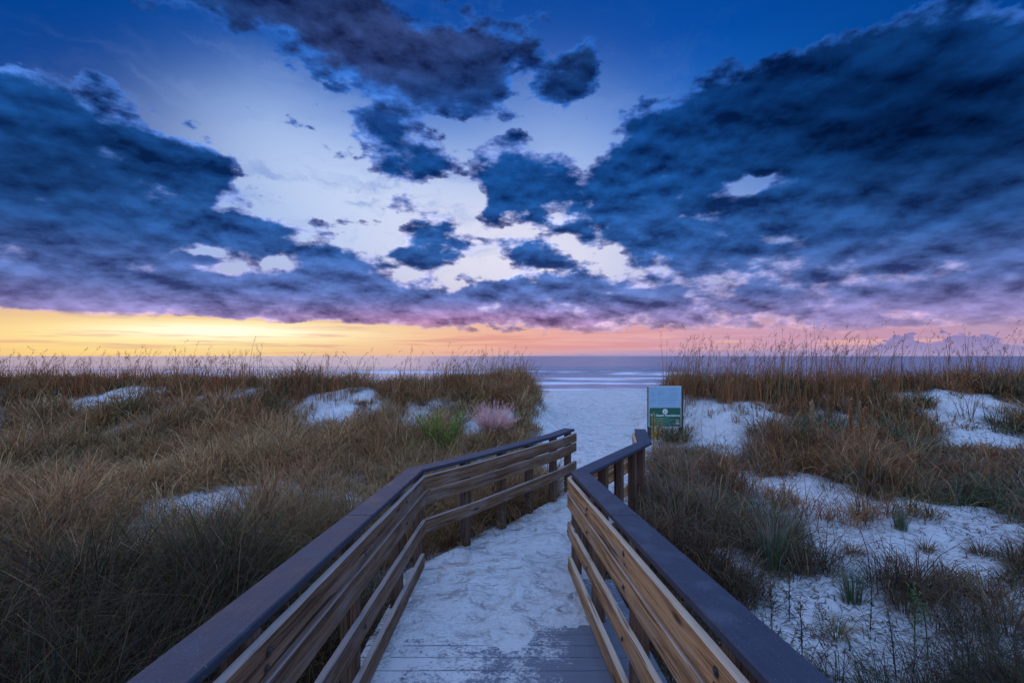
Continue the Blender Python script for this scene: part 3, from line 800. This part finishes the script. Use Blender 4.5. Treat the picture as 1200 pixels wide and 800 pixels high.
def spikes(tips, axes, C, n_=12, L=.22, size=.018):
    """seed heads: small pointed flakes set along the last stretch of each stalk; tips/axes (n,3)"""
    m_ = len(tips); t = np.tile(np.linspace(0, 1, n_), (m_, 1))
    base = tips[:, None]-axes[:, None]*(t[..., None]*L)
    a = rng.uniform(0, 2*np.pi, (m_, n_)); spread = size*(.5+1.2*np.sin(np.pi*np.clip(t+.12, 0, 1)))
    out = np.stack([np.cos(a), np.sin(a), rng.uniform(-.9, .4, (m_, n_))], -1)
    q = base+out*spread[..., None]*.9
    s = size*rng.uniform(.5, 1.1, (m_, n_))[..., None]
    up = np.zeros_like(q); up[..., 2] = 1
    side = np.stack([-np.sin(a), np.cos(a), np.zeros_like(a)], -1)
    V = np.stack([q+up*s*.9+out*s*.4, q+side*s*.35, q-up*s*.9, q-side*s*.35], 2).reshape(-1, 3)
    k = np.arange(m_*n_)[:, None]*4
    Fc = np.concatenate([k+np.array([0, 1, 2]), k+np.array([0, 2, 3])])
    CC = np.repeat(np.repeat(C[:, None], n_, 1).reshape(-1, 3), 4, 0)
    return V, Fc, CC
def grass_object(name, parts, parent=None, origin=None):
    Vs, Fs, Cs = [], [], []; o = 0
    for V, Fc, CC in parts:
        Vs.append(V); Fs.append(Fc+o); Cs.append(CC); o += len(V)
    V = np.concatenate(Vs); Fc = np.concatenate(Fs); CC = np.concatenate(Cs)
    if origin is not None: V = V-np.array(origin)
    me = mesh_from(name, V, Fc, smooth=False)
    a = me.attributes.new('Col', 'FLOAT_COLOR', 'POINT')
    a.data.foreach_set('color', np.concatenate([CC, np.ones((len(CC), 1))], 1).astype(np.float32).ravel())
    ob = link(name, me, parent, BLADE)
    if origin is not None and parent is None: ob.location = origin
    return ob
PAL = dict(straw=(.54, .37, .17), tan=(.46, .27, .12), brown=(.28, .145, .06), red=(.36, .14, .055), olive=(.16, .155, .065),
           green=(.075, .13, .045), bluegreen=(.09, .15, .09), grey=(.29, .22, .155), dark=(.07, .05, .035), rust=(.54, .21, .07))
PAL = {k: np.array(v_) for k, v_ in PAL.items()}
def pick(n_, weights):
    ks = list(weights); p = np.array([weights[k] for k in ks], float); p /= p.sum()
    return np.stack([PAL[k] for k in ks])[rng.choice(len(ks), n_, p=p)]
def tufts(X, Y, per, rad, L0, colw, wmul=1.0, lean=(.05, .75), droop=(.4, 2.1), Lvar=.45, colvar=.34):
    """X,Y tuft centres; colw: function (tuft index array) -> tuft colours (n,3)"""
    n_ = len(X); per = np.asarray(per, int); idx = np.repeat(np.arange(n_), per); m_ = len(idx)
    a = rng.uniform(0, 2*np.pi, m_); rr = rad[idx]*np.sqrt(rng.random(m_))
    x = X[idx]+rr*np.sin(a); y = Y[idx]+rr*np.cos(a)
    z = hz(x, y)-.02
    az = a+rng.normal(0, .9, m_)+rng.normal(0, .5, n_)[idx]
    L = L0[idx]*rng.uniform(1-Lvar, 1+Lvar*.5, m_)
    le = rng.uniform(lean[0], lean[1], m_)*(.4+rr/np.maximum(rad[idx], 1e-3)); dr = rng.uniform(droop[0], droop[1], m_)
    dist = np.hypot(x, y)
    W_ = (.0022+.00082*dist)*wmul*rng.uniform(.6, 1.3, m_)
    tc_ = colw[idx]
    C = tc_*(1+rng.normal(0, colvar, (m_, 1))) + rng.normal(0, .012, (m_, 3))
    alt = rng.random(m_) < .22
    C[alt] = pick(alt.sum(), dict(straw=3, brown=2, olive=2, dark=2))*rng.uniform(.7, 1.2, (alt.sum(), 1))
    C[alt] *= np.where(dist[alt] < 4.6, .5, 1)[:, None]  # stray blades close by take the painted darkening too
    C *= (.62+.24*sst(dist, 4, 9))[:, None]*np.array([1.0, .94, .92])  # painted falloff: blade colour darkens towards the camera
    return blades(np.stack([x, y, z], 1), az, L, le, dr, W_, np.clip(C, .01, .8))[:3]

def scatter(n_, x0, x1, y0, y1, pw=1.0):
    y = y0+(y1-y0)*rng.random(n_)**pw
    x = rng.uniform(-1, 1, n_)*0+rng.uniform(x0, x1, n_)
    return x, y
def field(side, n_):
    y = 1.0+19.5*rng.random(n_)**1.25
    if side < 0: x = -(1.0+rng.random(n_)*(1.22*y+1.2))*1.0 ; x = np.minimum(x+np.maximum(0, path_cx(y)+1), path_cx(y)-path_hw(y)*.8)
    else:
        lo = path_cx(y)+path_hw(y)*.8; hi = 1.22*y+1.8
        x = lo+(hi-lo)*rng.random(n_)
    return x, y
def near_rail(x, y):
    """true where a tuft would grow through a railing or the deck"""
    bad = np.zeros(len(x), bool)
    for pl in (L1+L2[1:], R1+R2[1:]):
        for a, b_ in zip(pl[:-1], pl[1:]):
            ax, ay, bx, by = a[0], a[1], b_[0], b_[1]
            t = np.clip(((x-ax)*(bx-ax)+(y-ay)*(by-ay))/((bx-ax)**2+(by-ay)**2), 0, 1)
            bad |= np.hypot(x-ax-t*(bx-ax), y-ay-t*(by-ay)) < .20
    return bad
for side, n_, nm, lab in ((-1, 12500, 'dune_grass', 'dense brown and olive dune grass left of the boardwalk'), (1, 11500, 'dune_grass', 'patchy grey-brown dune grass right of the boardwalk')):
    x, y = field(side, n_)
    cv = cover(x, y)
    area_w = (1.22*y+1.2)*1.0
    keep = (rng.random(len(x)) < np.clip(cv*1.15-.12, 0, 1)) & ~near_rail(x, y) & (cv > .16)
    inner = ((x > -1.25) & (x < 1.05) & (y < 5.0)); keep &= ~inner
    # photographed boardwalk shows short tufts only right beside it
    x, y, cv = x[keep], y[keep], cv[keep]
    d = np.hypot(x, y); n_ = len(x)
    clump = fbm(x*1.15, y*1.15, 71, 3)+.5*fbm(x*.4, y*.4, 72, 2)
    big = rng.random(n_) < .34
    per = (np.clip(80-2.6*d, 30, 78)*(.5+.6*cv)*np.where(big, 1.0, .38)).astype(int)
    L0 = np.where(big, .62, .36)*(.62+.5*cv)*np.clip(1+2.3*clump, .45, 1.75)*rng.uniform(.75, 1.3, n_)
    if side > 0: L0 *= .84
    L0 *= np.where((np.abs(x) < 2.0) & (y < 6), .62, 1)
    rad = np.where(big, rng.uniform(.10, .24, n_), rng.uniform(.06, .16, n_))
    q = fbm(x*.45, y*.45, 81, 3)+rng.normal(0, .10, n_)
    q2 = fbm(x*.9+7, y*.9, 83, 3)+rng.normal(0, .09, n_)
    C = np.zeros((n_, 3))
    if side < 0:
        for i, (thr, key) in enumerate(((-.18, 'olive'), (-.04, 'brown'), (.06, 'tan'), (.17, 'red'), (9, 'straw'))):
            mlo = q < thr if i == 0 else (q < thr) & (q >= prev)
            C[mlo] = PAL[key]; prev = thr
        g_ = (q2 > .06) & ((y < 4.6) | (rng.random(n_) < .25)); C[g_] = PAL['green']*.6+PAL['olive']*.5
        g_ = (x > -1.6+.15*y) & (y > 7); C[g_] = C[g_]*.4+PAL['olive']*.7
        mid = (y > 4.5) & (y < 12); C[mid] = C[mid]*.6+PAL['tan']*.6; nearc = y < 4.2; C[nearc] = C[nearc]*.34+PAL['brown']*.06; m2 = (y >= 4.2) & (y < 5.6); C[m2] *= .7  # foreground dimness painted into the nearest grass colours
    else:
        for i, (thr, key) in enumerate(((-.19, 'olive'), (-.02, 'grey'), (.08, 'brown'), (.18, 'red'), (9, 'tan'))):
            mlo = q < thr if i == 0 else (q < thr) & (q >= prev)
            C[mlo] = PAL[key]; prev = thr
        g_ = q2 > .16; C[g_] = PAL['bluegreen']*.6+PAL['olive']*.4
        lowr = (y < 5.2); C[lowr] = C[lowr]*.42+PAL['dark']*.4  # near grass on this side painted darker for the dim foreground
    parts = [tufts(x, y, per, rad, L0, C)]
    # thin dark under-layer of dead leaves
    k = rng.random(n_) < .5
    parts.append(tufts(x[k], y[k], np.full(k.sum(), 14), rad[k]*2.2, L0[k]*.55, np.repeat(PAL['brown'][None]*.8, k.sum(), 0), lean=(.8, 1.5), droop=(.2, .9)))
    o = grass_object(nm, parts); tag(o, lab, 'grass', None, 'stuff')

# sea oats on the dune crest
def oats(x, y, L, w0, colw, heads=True, hl=.20, bend=(.1, .7)):
    n_ = len(x); z = hz(x, y)-.02
    az = rng.normal(1.4, 1.3, n_)
    V, Fc, CC, tip, pos = blades(np.stack([x, y, z], 1), az, L, rng.uniform(.0, .12, n_), rng.uniform(bend[0], bend[1], n_), w0, colw)
    out = [(V, Fc, CC)]
    if heads:
        ax = pos[:, -1]-pos[:, -2]; ax /= np.linalg.norm(ax, axis=1)[:, None]
        out.append(spikes(tip, ax, colw*.8, 13, hl*rng.uniform(.8, 1.3), .0012*np.mean(y)+.006))
    return out
for side, lab in ((-1, 'reddish-brown sea oats along the dune crest left of the sand path'), (1, 'taller brown sea oats along the dune crest right of the sand path')):
    parts = []
    def crest(n_, spread, thr=.0):
        if side < 0: x = rng.uniform(-27, 1.7, n_)
        else: x = rng.uniform(3.7, 28, n_)
        ry = 16.0+1.6*fbm(x*.13, x*0+3, 5, 3)*2 - (0.6 if side < 0 else 1.2)
        y = ry+rng.normal(0, spread, n_)
        den_ = fbm(x*.55, y*.25, 103, 3)+.30*np.exp(-((x-(1.0 if side < 0 else 6.5))/2.2)**2)
        _, pm = hgt(x, y)
        k = (den_ > thr+rng.normal(0, .08, n_)) & (pm < .25) & (np.abs(x) < 1.25*y+1)
        return x[k], y[k]
    # leafy clumps, upright
    x, y = crest(1300 if side < 0 else 900, 1.0, .0); n_ = len(x)
    C = pick(n_, dict(red=5, rust=3, brown=4, tan=1.5))
    parts.append(tufts(x, y, np.full(n_, 22), np.full(n_, .16), rng.uniform(.38, .85, n_)*(1 if side < 0 else 1.2), C, wmul=.72, lean=(.0, .28), droop=(.05, .8)))
    # stalks with seed heads
    x, y = crest(1500 if side < 0 else 1700, 1.1, -.02); n_ = len(x)
    L = np.clip(rng.normal(1.12, .26, n_), .4, 1.8)*(1 if side < 0 else 1.32)
    parts += oats(x, y, L, np.full(n_, .014), pick(n_, dict(rust=3, brown=3, tan=1))*.8)
    for bx, by, brx, brr, hh in BUMPS:
        if (bx < 2.5) != (side < 0): continue
        nb = 26; x = bx+rng.normal(0, brx*.6, nb); y = by-.4+rng.normal(0, brr*.5, nb)
        k = hgt(x, y)[1] < .2; x, y = x[k], y[k]; nb = len(x)
        parts += oats(x, y, rng.uniform(.3, .8, nb), np.full(nb, .011), pick(nb, dict(rust=3, brown=3, tan=2))*.8)
        parts.append(tufts(x, y, np.full(nb, 16), np.full(nb, .12), rng.uniform(.2, .42, nb), pick(nb, dict(brown=3, olive=2, tan=2)), wmul=.8))
    o = grass_object('sea_oats', parts); tag(o, lab, 'grass', None, 'stuff')

# scattered taller stalks in the field
x, y = field(-1, 900); cv = cover(x, y); k = (cv > .5) & (y > 5); x, y = x[k], y[k]
pa = oats(x, y, rng.uniform(.35, .75, len(x)), .004+.0006*y, pick(len(x), dict(straw=4, tan=3, rust=2)), True, .12, (.2, 1.2))
o = grass_object('seeding_grass_stalks', pa); tag(o, 'thin straw-coloured grass stalks among the dune grass left of the boardwalk', 'grass', None, 'stuff')
x, y = field(1, 1300); cv = cover(x, y); k = (cv > .45) & (y > 6.5); x, y = x[k], y[k]
pa = oats(x, y, rng.uniform(.35, .85, len(x)), .004+.0006*y, pick(len(x), dict(straw=2, tan=4, rust=3, grey=2)), True, .14, (.1, .8))
o = grass_object('seeding_grass_stalks', pa); tag(o, 'thin brown grass stalks among the dune grass right of the boardwalk', 'grass', None, 'stuff')

# dark twig litter and runners lying on the sand
def litter(n_, fx, thr):
    x, y = fx; z = hz(x, y); cv = cover(x, y)
    k = (rng.random(len(x)) < thr(x, y, cv)) & ~near_rail(x, y)*True
    k &= ~((x > -1.0) & (x < .85) & (y < 3.5))
    x, y, z = x[k], y[k], z[k]; m_ = len(x)
    return blades(np.stack([x, y, z+.004], 1), rng.uniform(0, 2*np.pi, m_), rng.uniform(.03, .16, m_), np.full(m_, 1.35), rng.uniform(-.1, .5, m_)*.5, (.004+.0006*y)*rng.uniform(.6, 1.5, m_), pick(m_, dict(dark=7, brown=2, grey=1))*.7)[:3]
xr, yr = field(1, 70000); 
pr_ = litter(0, (xr, yr), lambda x, y, c: np.clip(.30+.9*(fbm(x*1.1, y*1.1, 130, 3)+.1)+.35*sst(-y, -7, -4), 0, 1)*np.clip(1.1-hgt(x, y)[1]*1.3, .07, 1))
o = grass_object('twig_litter', [pr_]); tag(o, 'dark twigs and dead runners strewn on the sand right of the boardwalk', 'litter', None, 'stuff')
xr, yr = field(-1, 25000)
pr_ = litter(0, (xr, yr), lambda x, y, c: np.clip(.35+.9*fbm(x*1.1, y*1.1, 131, 3), 0, 1)*np.clip(1.1-hgt(x, y)[1]*1.3, .07, 1))
o = grass_object('twig_litter', [pr_]); tag(o, 'dark twigs strewn on the sand left of the boardwalk', 'litter', None, 'stuff')

# ------------------------------------------------------------------ single plants
def place(px, py): return ground(px, py)
# bright green bushy plant behind the left railing
def green_bush(gx, gy, H, Rr):
    gz = float(hz(gx, gy)); root = empty('green_bush', (gx, gy, gz))
    n_ = 60; a = rng.uniform(0, 2*np.pi, n_); rr = Rr*.5*np.sqrt(rng.random(n_))
    P = np.stack([gx+rr*np.sin(a), gy+rr*np.cos(a), np.full(n_, gz-.02)], 1)
    L = H*rng.uniform(.6, 1.05, n_)
    C = np.repeat(np.array([[.10, .12, .04]]), n_, 0)
    V, Fc, CC, tip, pos = blades(P, a+rng.normal(0, .5, n_), L, rng.uniform(.05, .35, n_), rng.uniform(.1, .6, n_), np.full(n_, .014), C)
    st = grass_object('stem', [(V, Fc, CC)], root, (gx, gy, gz))
    k_ = 70; t = rng.uniform(.15, 1, (n_, k_)); seg = np.clip((t*4).astype(int), 0, 3); fr = t*4-seg
    i = np.arange(n_)[:, None]
    q = pos[i, seg]*(1-fr[..., None])+pos[i, seg+1]*fr[..., None]; q = q.reshape(-1, 3); m_ = len(q)
    C2 = np.array([[.20, .36, .06]])*rng.uniform(.5, 1.4, (m_, 1))+rng.normal(0, .01, (m_, 3)); dry = rng.random(m_) < .14; C2[dry] = PAL['red']
    lf = blades(q, rng.uniform(0, 2*np.pi, m_), rng.uniform(.05, .12, m_), rng.uniform(.3, 1.2, m_), rng.uniform(-.3, .8, m_), np.full(m_, .013), np.clip(C2, .01, 1), rows=3)[:3]
    grass_object('foliage', [lf], root, (gx, gy, gz))
    return root
gx, gy, _ = place(517, 533)
tag(green_bush(gx, gy, 1.02, .62), 'bright green bushy plant standing out in the brown grass behind the left railing', 'bush')
# pink muhly grass
gx, gy, gz = place(578, 512)
root = empty('pink_grass_clump', (gx, gy, gz)); tag(root, 'fluffy pale pink grass clump behind the far part of the left railing', 'ornamental grass')
n_ = 420; a = rng.uniform(0, 2*np.pi, n_); rr = .20*np.sqrt(rng.random(n_))
P = np.stack([gx+rr*np.sin(a), gy+rr*np.cos(a), np.full(n_, gz-.02)], 1)
V, Fc, CC, tip, pos = blades(P, a, rng.uniform(.4, .95, n_), rng.uniform(.05, .6, n_), rng.uniform(0, .7, n_), np.full(n_, .006), np.repeat(np.array([[.24, .20, .13]]), n_, 0))
grass_object('stalks', [(V, Fc, CC)], root, (gx, gy, gz))
i = rng.integers(0, n_, 16000); t = rng.uniform(.4, 1, 16000); seg = np.clip((t*4).astype(int), 0, 3); fr = (t*4-seg)[:, None]
q = pos[i, seg]*(1-fr)+pos[i, seg+1]*fr
C2 = np.array([[.92, .56, .50]])*rng.uniform(.7, 1.25, (16000, 1))
lf = blades(q, rng.uniform(0, 2*np.pi, 16000), rng.uniform(.05, .13, 16000), rng.uniform(.1, 1.1, 16000), rng.uniform(-.3, .6, 16000), np.full(16000, .0034), np.clip(C2, .01, 1), rows=3)[:3]
grass_object('plumes', [lf], root, (gx, gy, gz))

# tall dried seed-head plants on the right
def dried_plant(px, py, H, lab, stems=3, c=(.34, .19, .09), spread=.12, leafy=.05):
    gx, gy, gz = place(px, py); root = empty('dried_flower_stalk', (gx, gy, gz)); tag(root, lab, 'plant')
    n_ = stems; a = rng.uniform(0, 2*np.pi, n_)
    P = np.stack([gx+spread*np.sin(a), gy+spread*np.cos(a), np.full(n_, gz-.02)], 1)
    cc = np.array([c])
    V, Fc, CC, tip, pos = blades(P, a, H*rng.uniform(.7, 1.0, n_), rng.uniform(0, .08, n_), rng.uniform(0, .25, n_), np.full(n_, .016), np.repeat(cc*.6, n_, 0))
    grass_object('stem', [(V, Fc, CC)], root, (gx, gy, gz))
    m_ = 420*n_; i = rng.integers(0, n_, m_); t = 1-.72*rng.random(m_)**1.1; seg = np.clip((t*4).astype(int), 0, 3); fr = (t*4-seg)[:, None]
    q = pos[i, seg]*(1-fr)+pos[i, seg+1]*fr
    C2 = cc*rng.uniform(.6, 1.5, (m_, 1))
    lf = blades(q, rng.uniform(0, 2*np.pi, m_), rng.uniform(.3, 1, m_)*leafy*1.7*(1.6-t), rng.uniform(.3, 1.3, m_), rng.uniform(-.5, .5, m_), np.full(m_, .022), np.clip(C2*1.2, .01, 1), rows=3)[:3]
    grass_object('seed_heads', [lf], root, (gx, gy, gz))
for (px, py, H, lab, st, c, sp, lf) in (
    (1000, 545, 1.42, 'tallest rust-brown dried flower stalk in the grass right of the sign', 3, (.40, .20, .09), .10, .075),
    (955, 515, 1.05, 'pale straw dried flower stalk between the sign and the tall rust one', 2, (.48, .36, .22), .05, .05),
    (1004, 500, .95, 'thin pale dried flower stalk behind the tall rust one', 1, (.46, .34, .22), .02, .045),
    (766, 526, 1.0, 'yellowish leafy weed growing against the left post of the sign', 3, (.42, .32, .10), .08, .06)):
    dried_plant(px, py, H, lab, st, c, sp, lf)

# leafless dark weed stems near the lower right
def weed(px, py, H, dark=True):
    gx, gy, gz = place(px, py); root = empty('bare_weed', (gx, gy, gz))
    P = np.array([[gx, gy, gz-.02]]); az = rng.uniform(0, 6.28, 1)
    c = np.array([[.055, .04, .03]]) if dark else np.array([[.09, .13, .05]])
    V, Fc, CC, tip, pos = blades(P, az, np.array([H]), rng.uniform(0, .12, 1), rng.uniform(0, .3, 1), np.array([.009]), c)
    # give the stem a second crossed leaf so that it has body from every side
    V2, F2, C2, _, _ = blades(P, az, np.array([H]), np.array([.05]), np.array([.1]), np.array([.009]), c)
    nb = 16; t = np.sort(rng.uniform(.2, .97, nb)); seg = np.clip((t*4).astype(int), 0, 3); fr = (t*4-seg)[:, None]
    q = pos[0, seg]*(1-fr)+pos[0, seg+1]*fr
    br = blades(q, rng.uniform(0, 6.28, nb), H*rng.uniform(.08, .30, nb)*(1.2-t), rng.uniform(.3, .8, nb), rng.uniform(-.2, .3, nb), np.full(nb, .005), np.repeat(c, nb, 0))[:3]
    grass_object('stem', [(V, Fc, CC), br], root, (gx, gy, gz))
    m_ = 60; t = rng.uniform(.15, 1, m_); seg = np.clip((t*4).astype(int), 0, 3); fr = (t*4-seg)[:, None]
    q = pos[0, seg]*(1-fr)+pos[0, seg+1]*fr+rng.normal(0, .02, (m_, 3))
    lc = c*1.6+np.array([[.0, .01, 0]])
    lf = blades(q, rng.uniform(0, 6.28, m_), rng.uniform(.02, .055, m_), rng.uniform(.4, 1.4, m_), rng.uniform(0, .6, m_), np.full(m_, .009), np.repeat(lc, m_, 0), rows=3)[:3]
    grass_object('leaves', [lf], root, (gx, gy, gz))
    return root
for px, py, H, dk, lab in (
    (968, 792, .62, 1, 'tallest dark bare weed at the bottom edge, right of the near railing cap'),
    (885, 715, .42, 1, 'dark bare weed closest to the outer edge of the right railing cap'),
    (905, 752, .55, 1, 'dark bare weed second along the outer edge of the right railing cap'),
    (940, 775, .50, 1, 'dark bare weed third along the outer edge of the right railing cap'),
    (925, 728, .50, 1, 'dark bare weed a step out from the right railing, behind the nearest ones'),
    (1020, 740, .42, 1, 'small dark bare weed alone between the two green-stemmed weeds and the railing'),
    (1050, 794, .58, 1, 'dark bare weed at the bottom edge below the two green-stemmed weeds'),
    (1110, 722, .40, 1, 'dark bare weed on the sand just right of the two green-stemmed weeds'),
    (1165, 772, .42, 1, 'dark bare weed nearest the lower right corner'),
    (1072, 765, .55, 0, 'shorter of two green-stemmed weeds side by side in the lower right'),
    (1088, 777, .64, 0, 'taller of two green-stemmed weeds side by side in the lower right')):
    o = weed(px, py, H, dk)
    tag(o, lab, 'weed', 'dark weeds on the near sand' if dk else 'green-stemmed weeds on the near sand')

# separate grass tufts standing on the open sand right of the boardwalk
def tuft_proto(kind):
    root = empty('grass_tuft', (0, 0, 0))
    n_ = 130
    a = rng.uniform(0, 2*np.pi, n_); rr = .09*np.sqrt(rng.random(n_))
    P = np.stack([rr*np.sin(a), rr*np.cos(a), np.full(n_, -.03)], 1)
    cs = dict(reed=dict(bluegreen=5, green=2, grey=2), dry=dict(brown=4, dark=3, olive=2, grey=1), olive=dict(olive=5, tan=2, green=1))[kind]
    C = pick(n_, cs)*rng.uniform(.7, 1.3, (n_, 1))
    if kind == 'reed': V = blades(P, a, rng.uniform(.25, .55, n_), rng.uniform(0, .25, n_), rng.uniform(0, .6, n_), rng.uniform(.005, .009, n_), C)[:3]
    else: V = blades(P, a, rng.uniform(.15, .40, n_), rng.uniform(.1, .8, n_), rng.uniform(.3, 1.6, n_), rng.uniform(.004, .007, n_), C)[:3]
    o = grass_object('leaves', [V], root)
    # short dead sheath at the foot
    m_ = 40; a = rng.uniform(0, 2*np.pi, m_)
    sh_ = blades(np.stack([.05*np.sin(a), .05*np.cos(a), np.full(m_, -.02)], 1), a, rng.uniform(.05, .14, m_), rng.uniform(.3, 1.3, m_), rng.uniform(.1, .8, m_), np.full(m_, .006), pick(m_, dict(dark=2, brown=2)))[:3]
    grass_object('dead_base', [sh_], root)
    return root
TG = dict(reed='upright green tufts on the sand', dry='low brown tufts on the sand', olive='olive tufts on the sand')
TP = dict(
 reed=[(905, 668, 1.25, 'largest upright blue-green grass tuft, on the sand beyond the right railing'),
       (932, 636, .9, 'upright blue-green tuft just behind the largest blue-green one'),
       (1000, 706, .8, 'upright blue-green tuft farther out on the sand to the right of the largest one'),
       (1055, 620, .7, 'small upright blue-green tuft alone on open sand below the far grass bank'),
       (868, 606, .8, 'upright green tuft at the grass edge closest to the right railing bend')],
 dry=[(1060, 715, .9, 'low dark brown tuft directly behind the two green-stemmed weeds'),
      (1118, 688, .8, 'low brown tuft midway between the green-stemmed weeds and the right edge'),
      (1158, 704, 1.1, 'broad low brown tuft near the right edge of the near sand'),
      (1182, 738, 1.2, 'largest low brown tuft, nearest the lower right corner'),
      (1000, 650, .7, 'small brown tuft on open sand right of the blue-green tufts'),
      (1085, 645, .7, 'small brown tuft on the open sand strip in the middle of the right side'),
      (1150, 650, .8, 'brown tuft on the open sand strip towards the right edge'),
      (1192, 668, .8, 'brown tuft cut by the right edge, on the open sand strip'),
      (903, 576, .35, 'tiniest brown tuft, alone on the bright sand patch past the right railing'),
      (960, 548, .5, 'small brown tuft at the back rim of the bright sand patch')],
 olive=[(1010, 608, .9, 'drooping olive tuft at the front rim of the bright sand patch'),
        (1092, 590, 1.0, 'drooping olive tuft at the foot of the far right grass bank'),
        (1135, 565, .9, 'drooping olive tuft highest up near the right edge'),
        (980, 745, .7, 'drooping olive tuft nearest the bottom, among the dark bare weeds')])
for kind in TP:
    first = None
    for (px, py, sc, lab) in TP[kind]:
        gx, gy, gz = place(px, py)
        if first is None: o = first = tuft_proto(kind)
        else:
            o = first.copy(); col.objects.link(o)
            for ch in list(first.children):
                c_ = ch.copy(); col.objects.link(c_); c_.parent = o
        o.location = (gx, gy, gz); o.rotation_euler = (0, 0, random.uniform(0, 6.28)); o.scale = (sc*1.1, sc*1.1, sc)
        tag(o, lab, 'grass tuft', TG[kind])
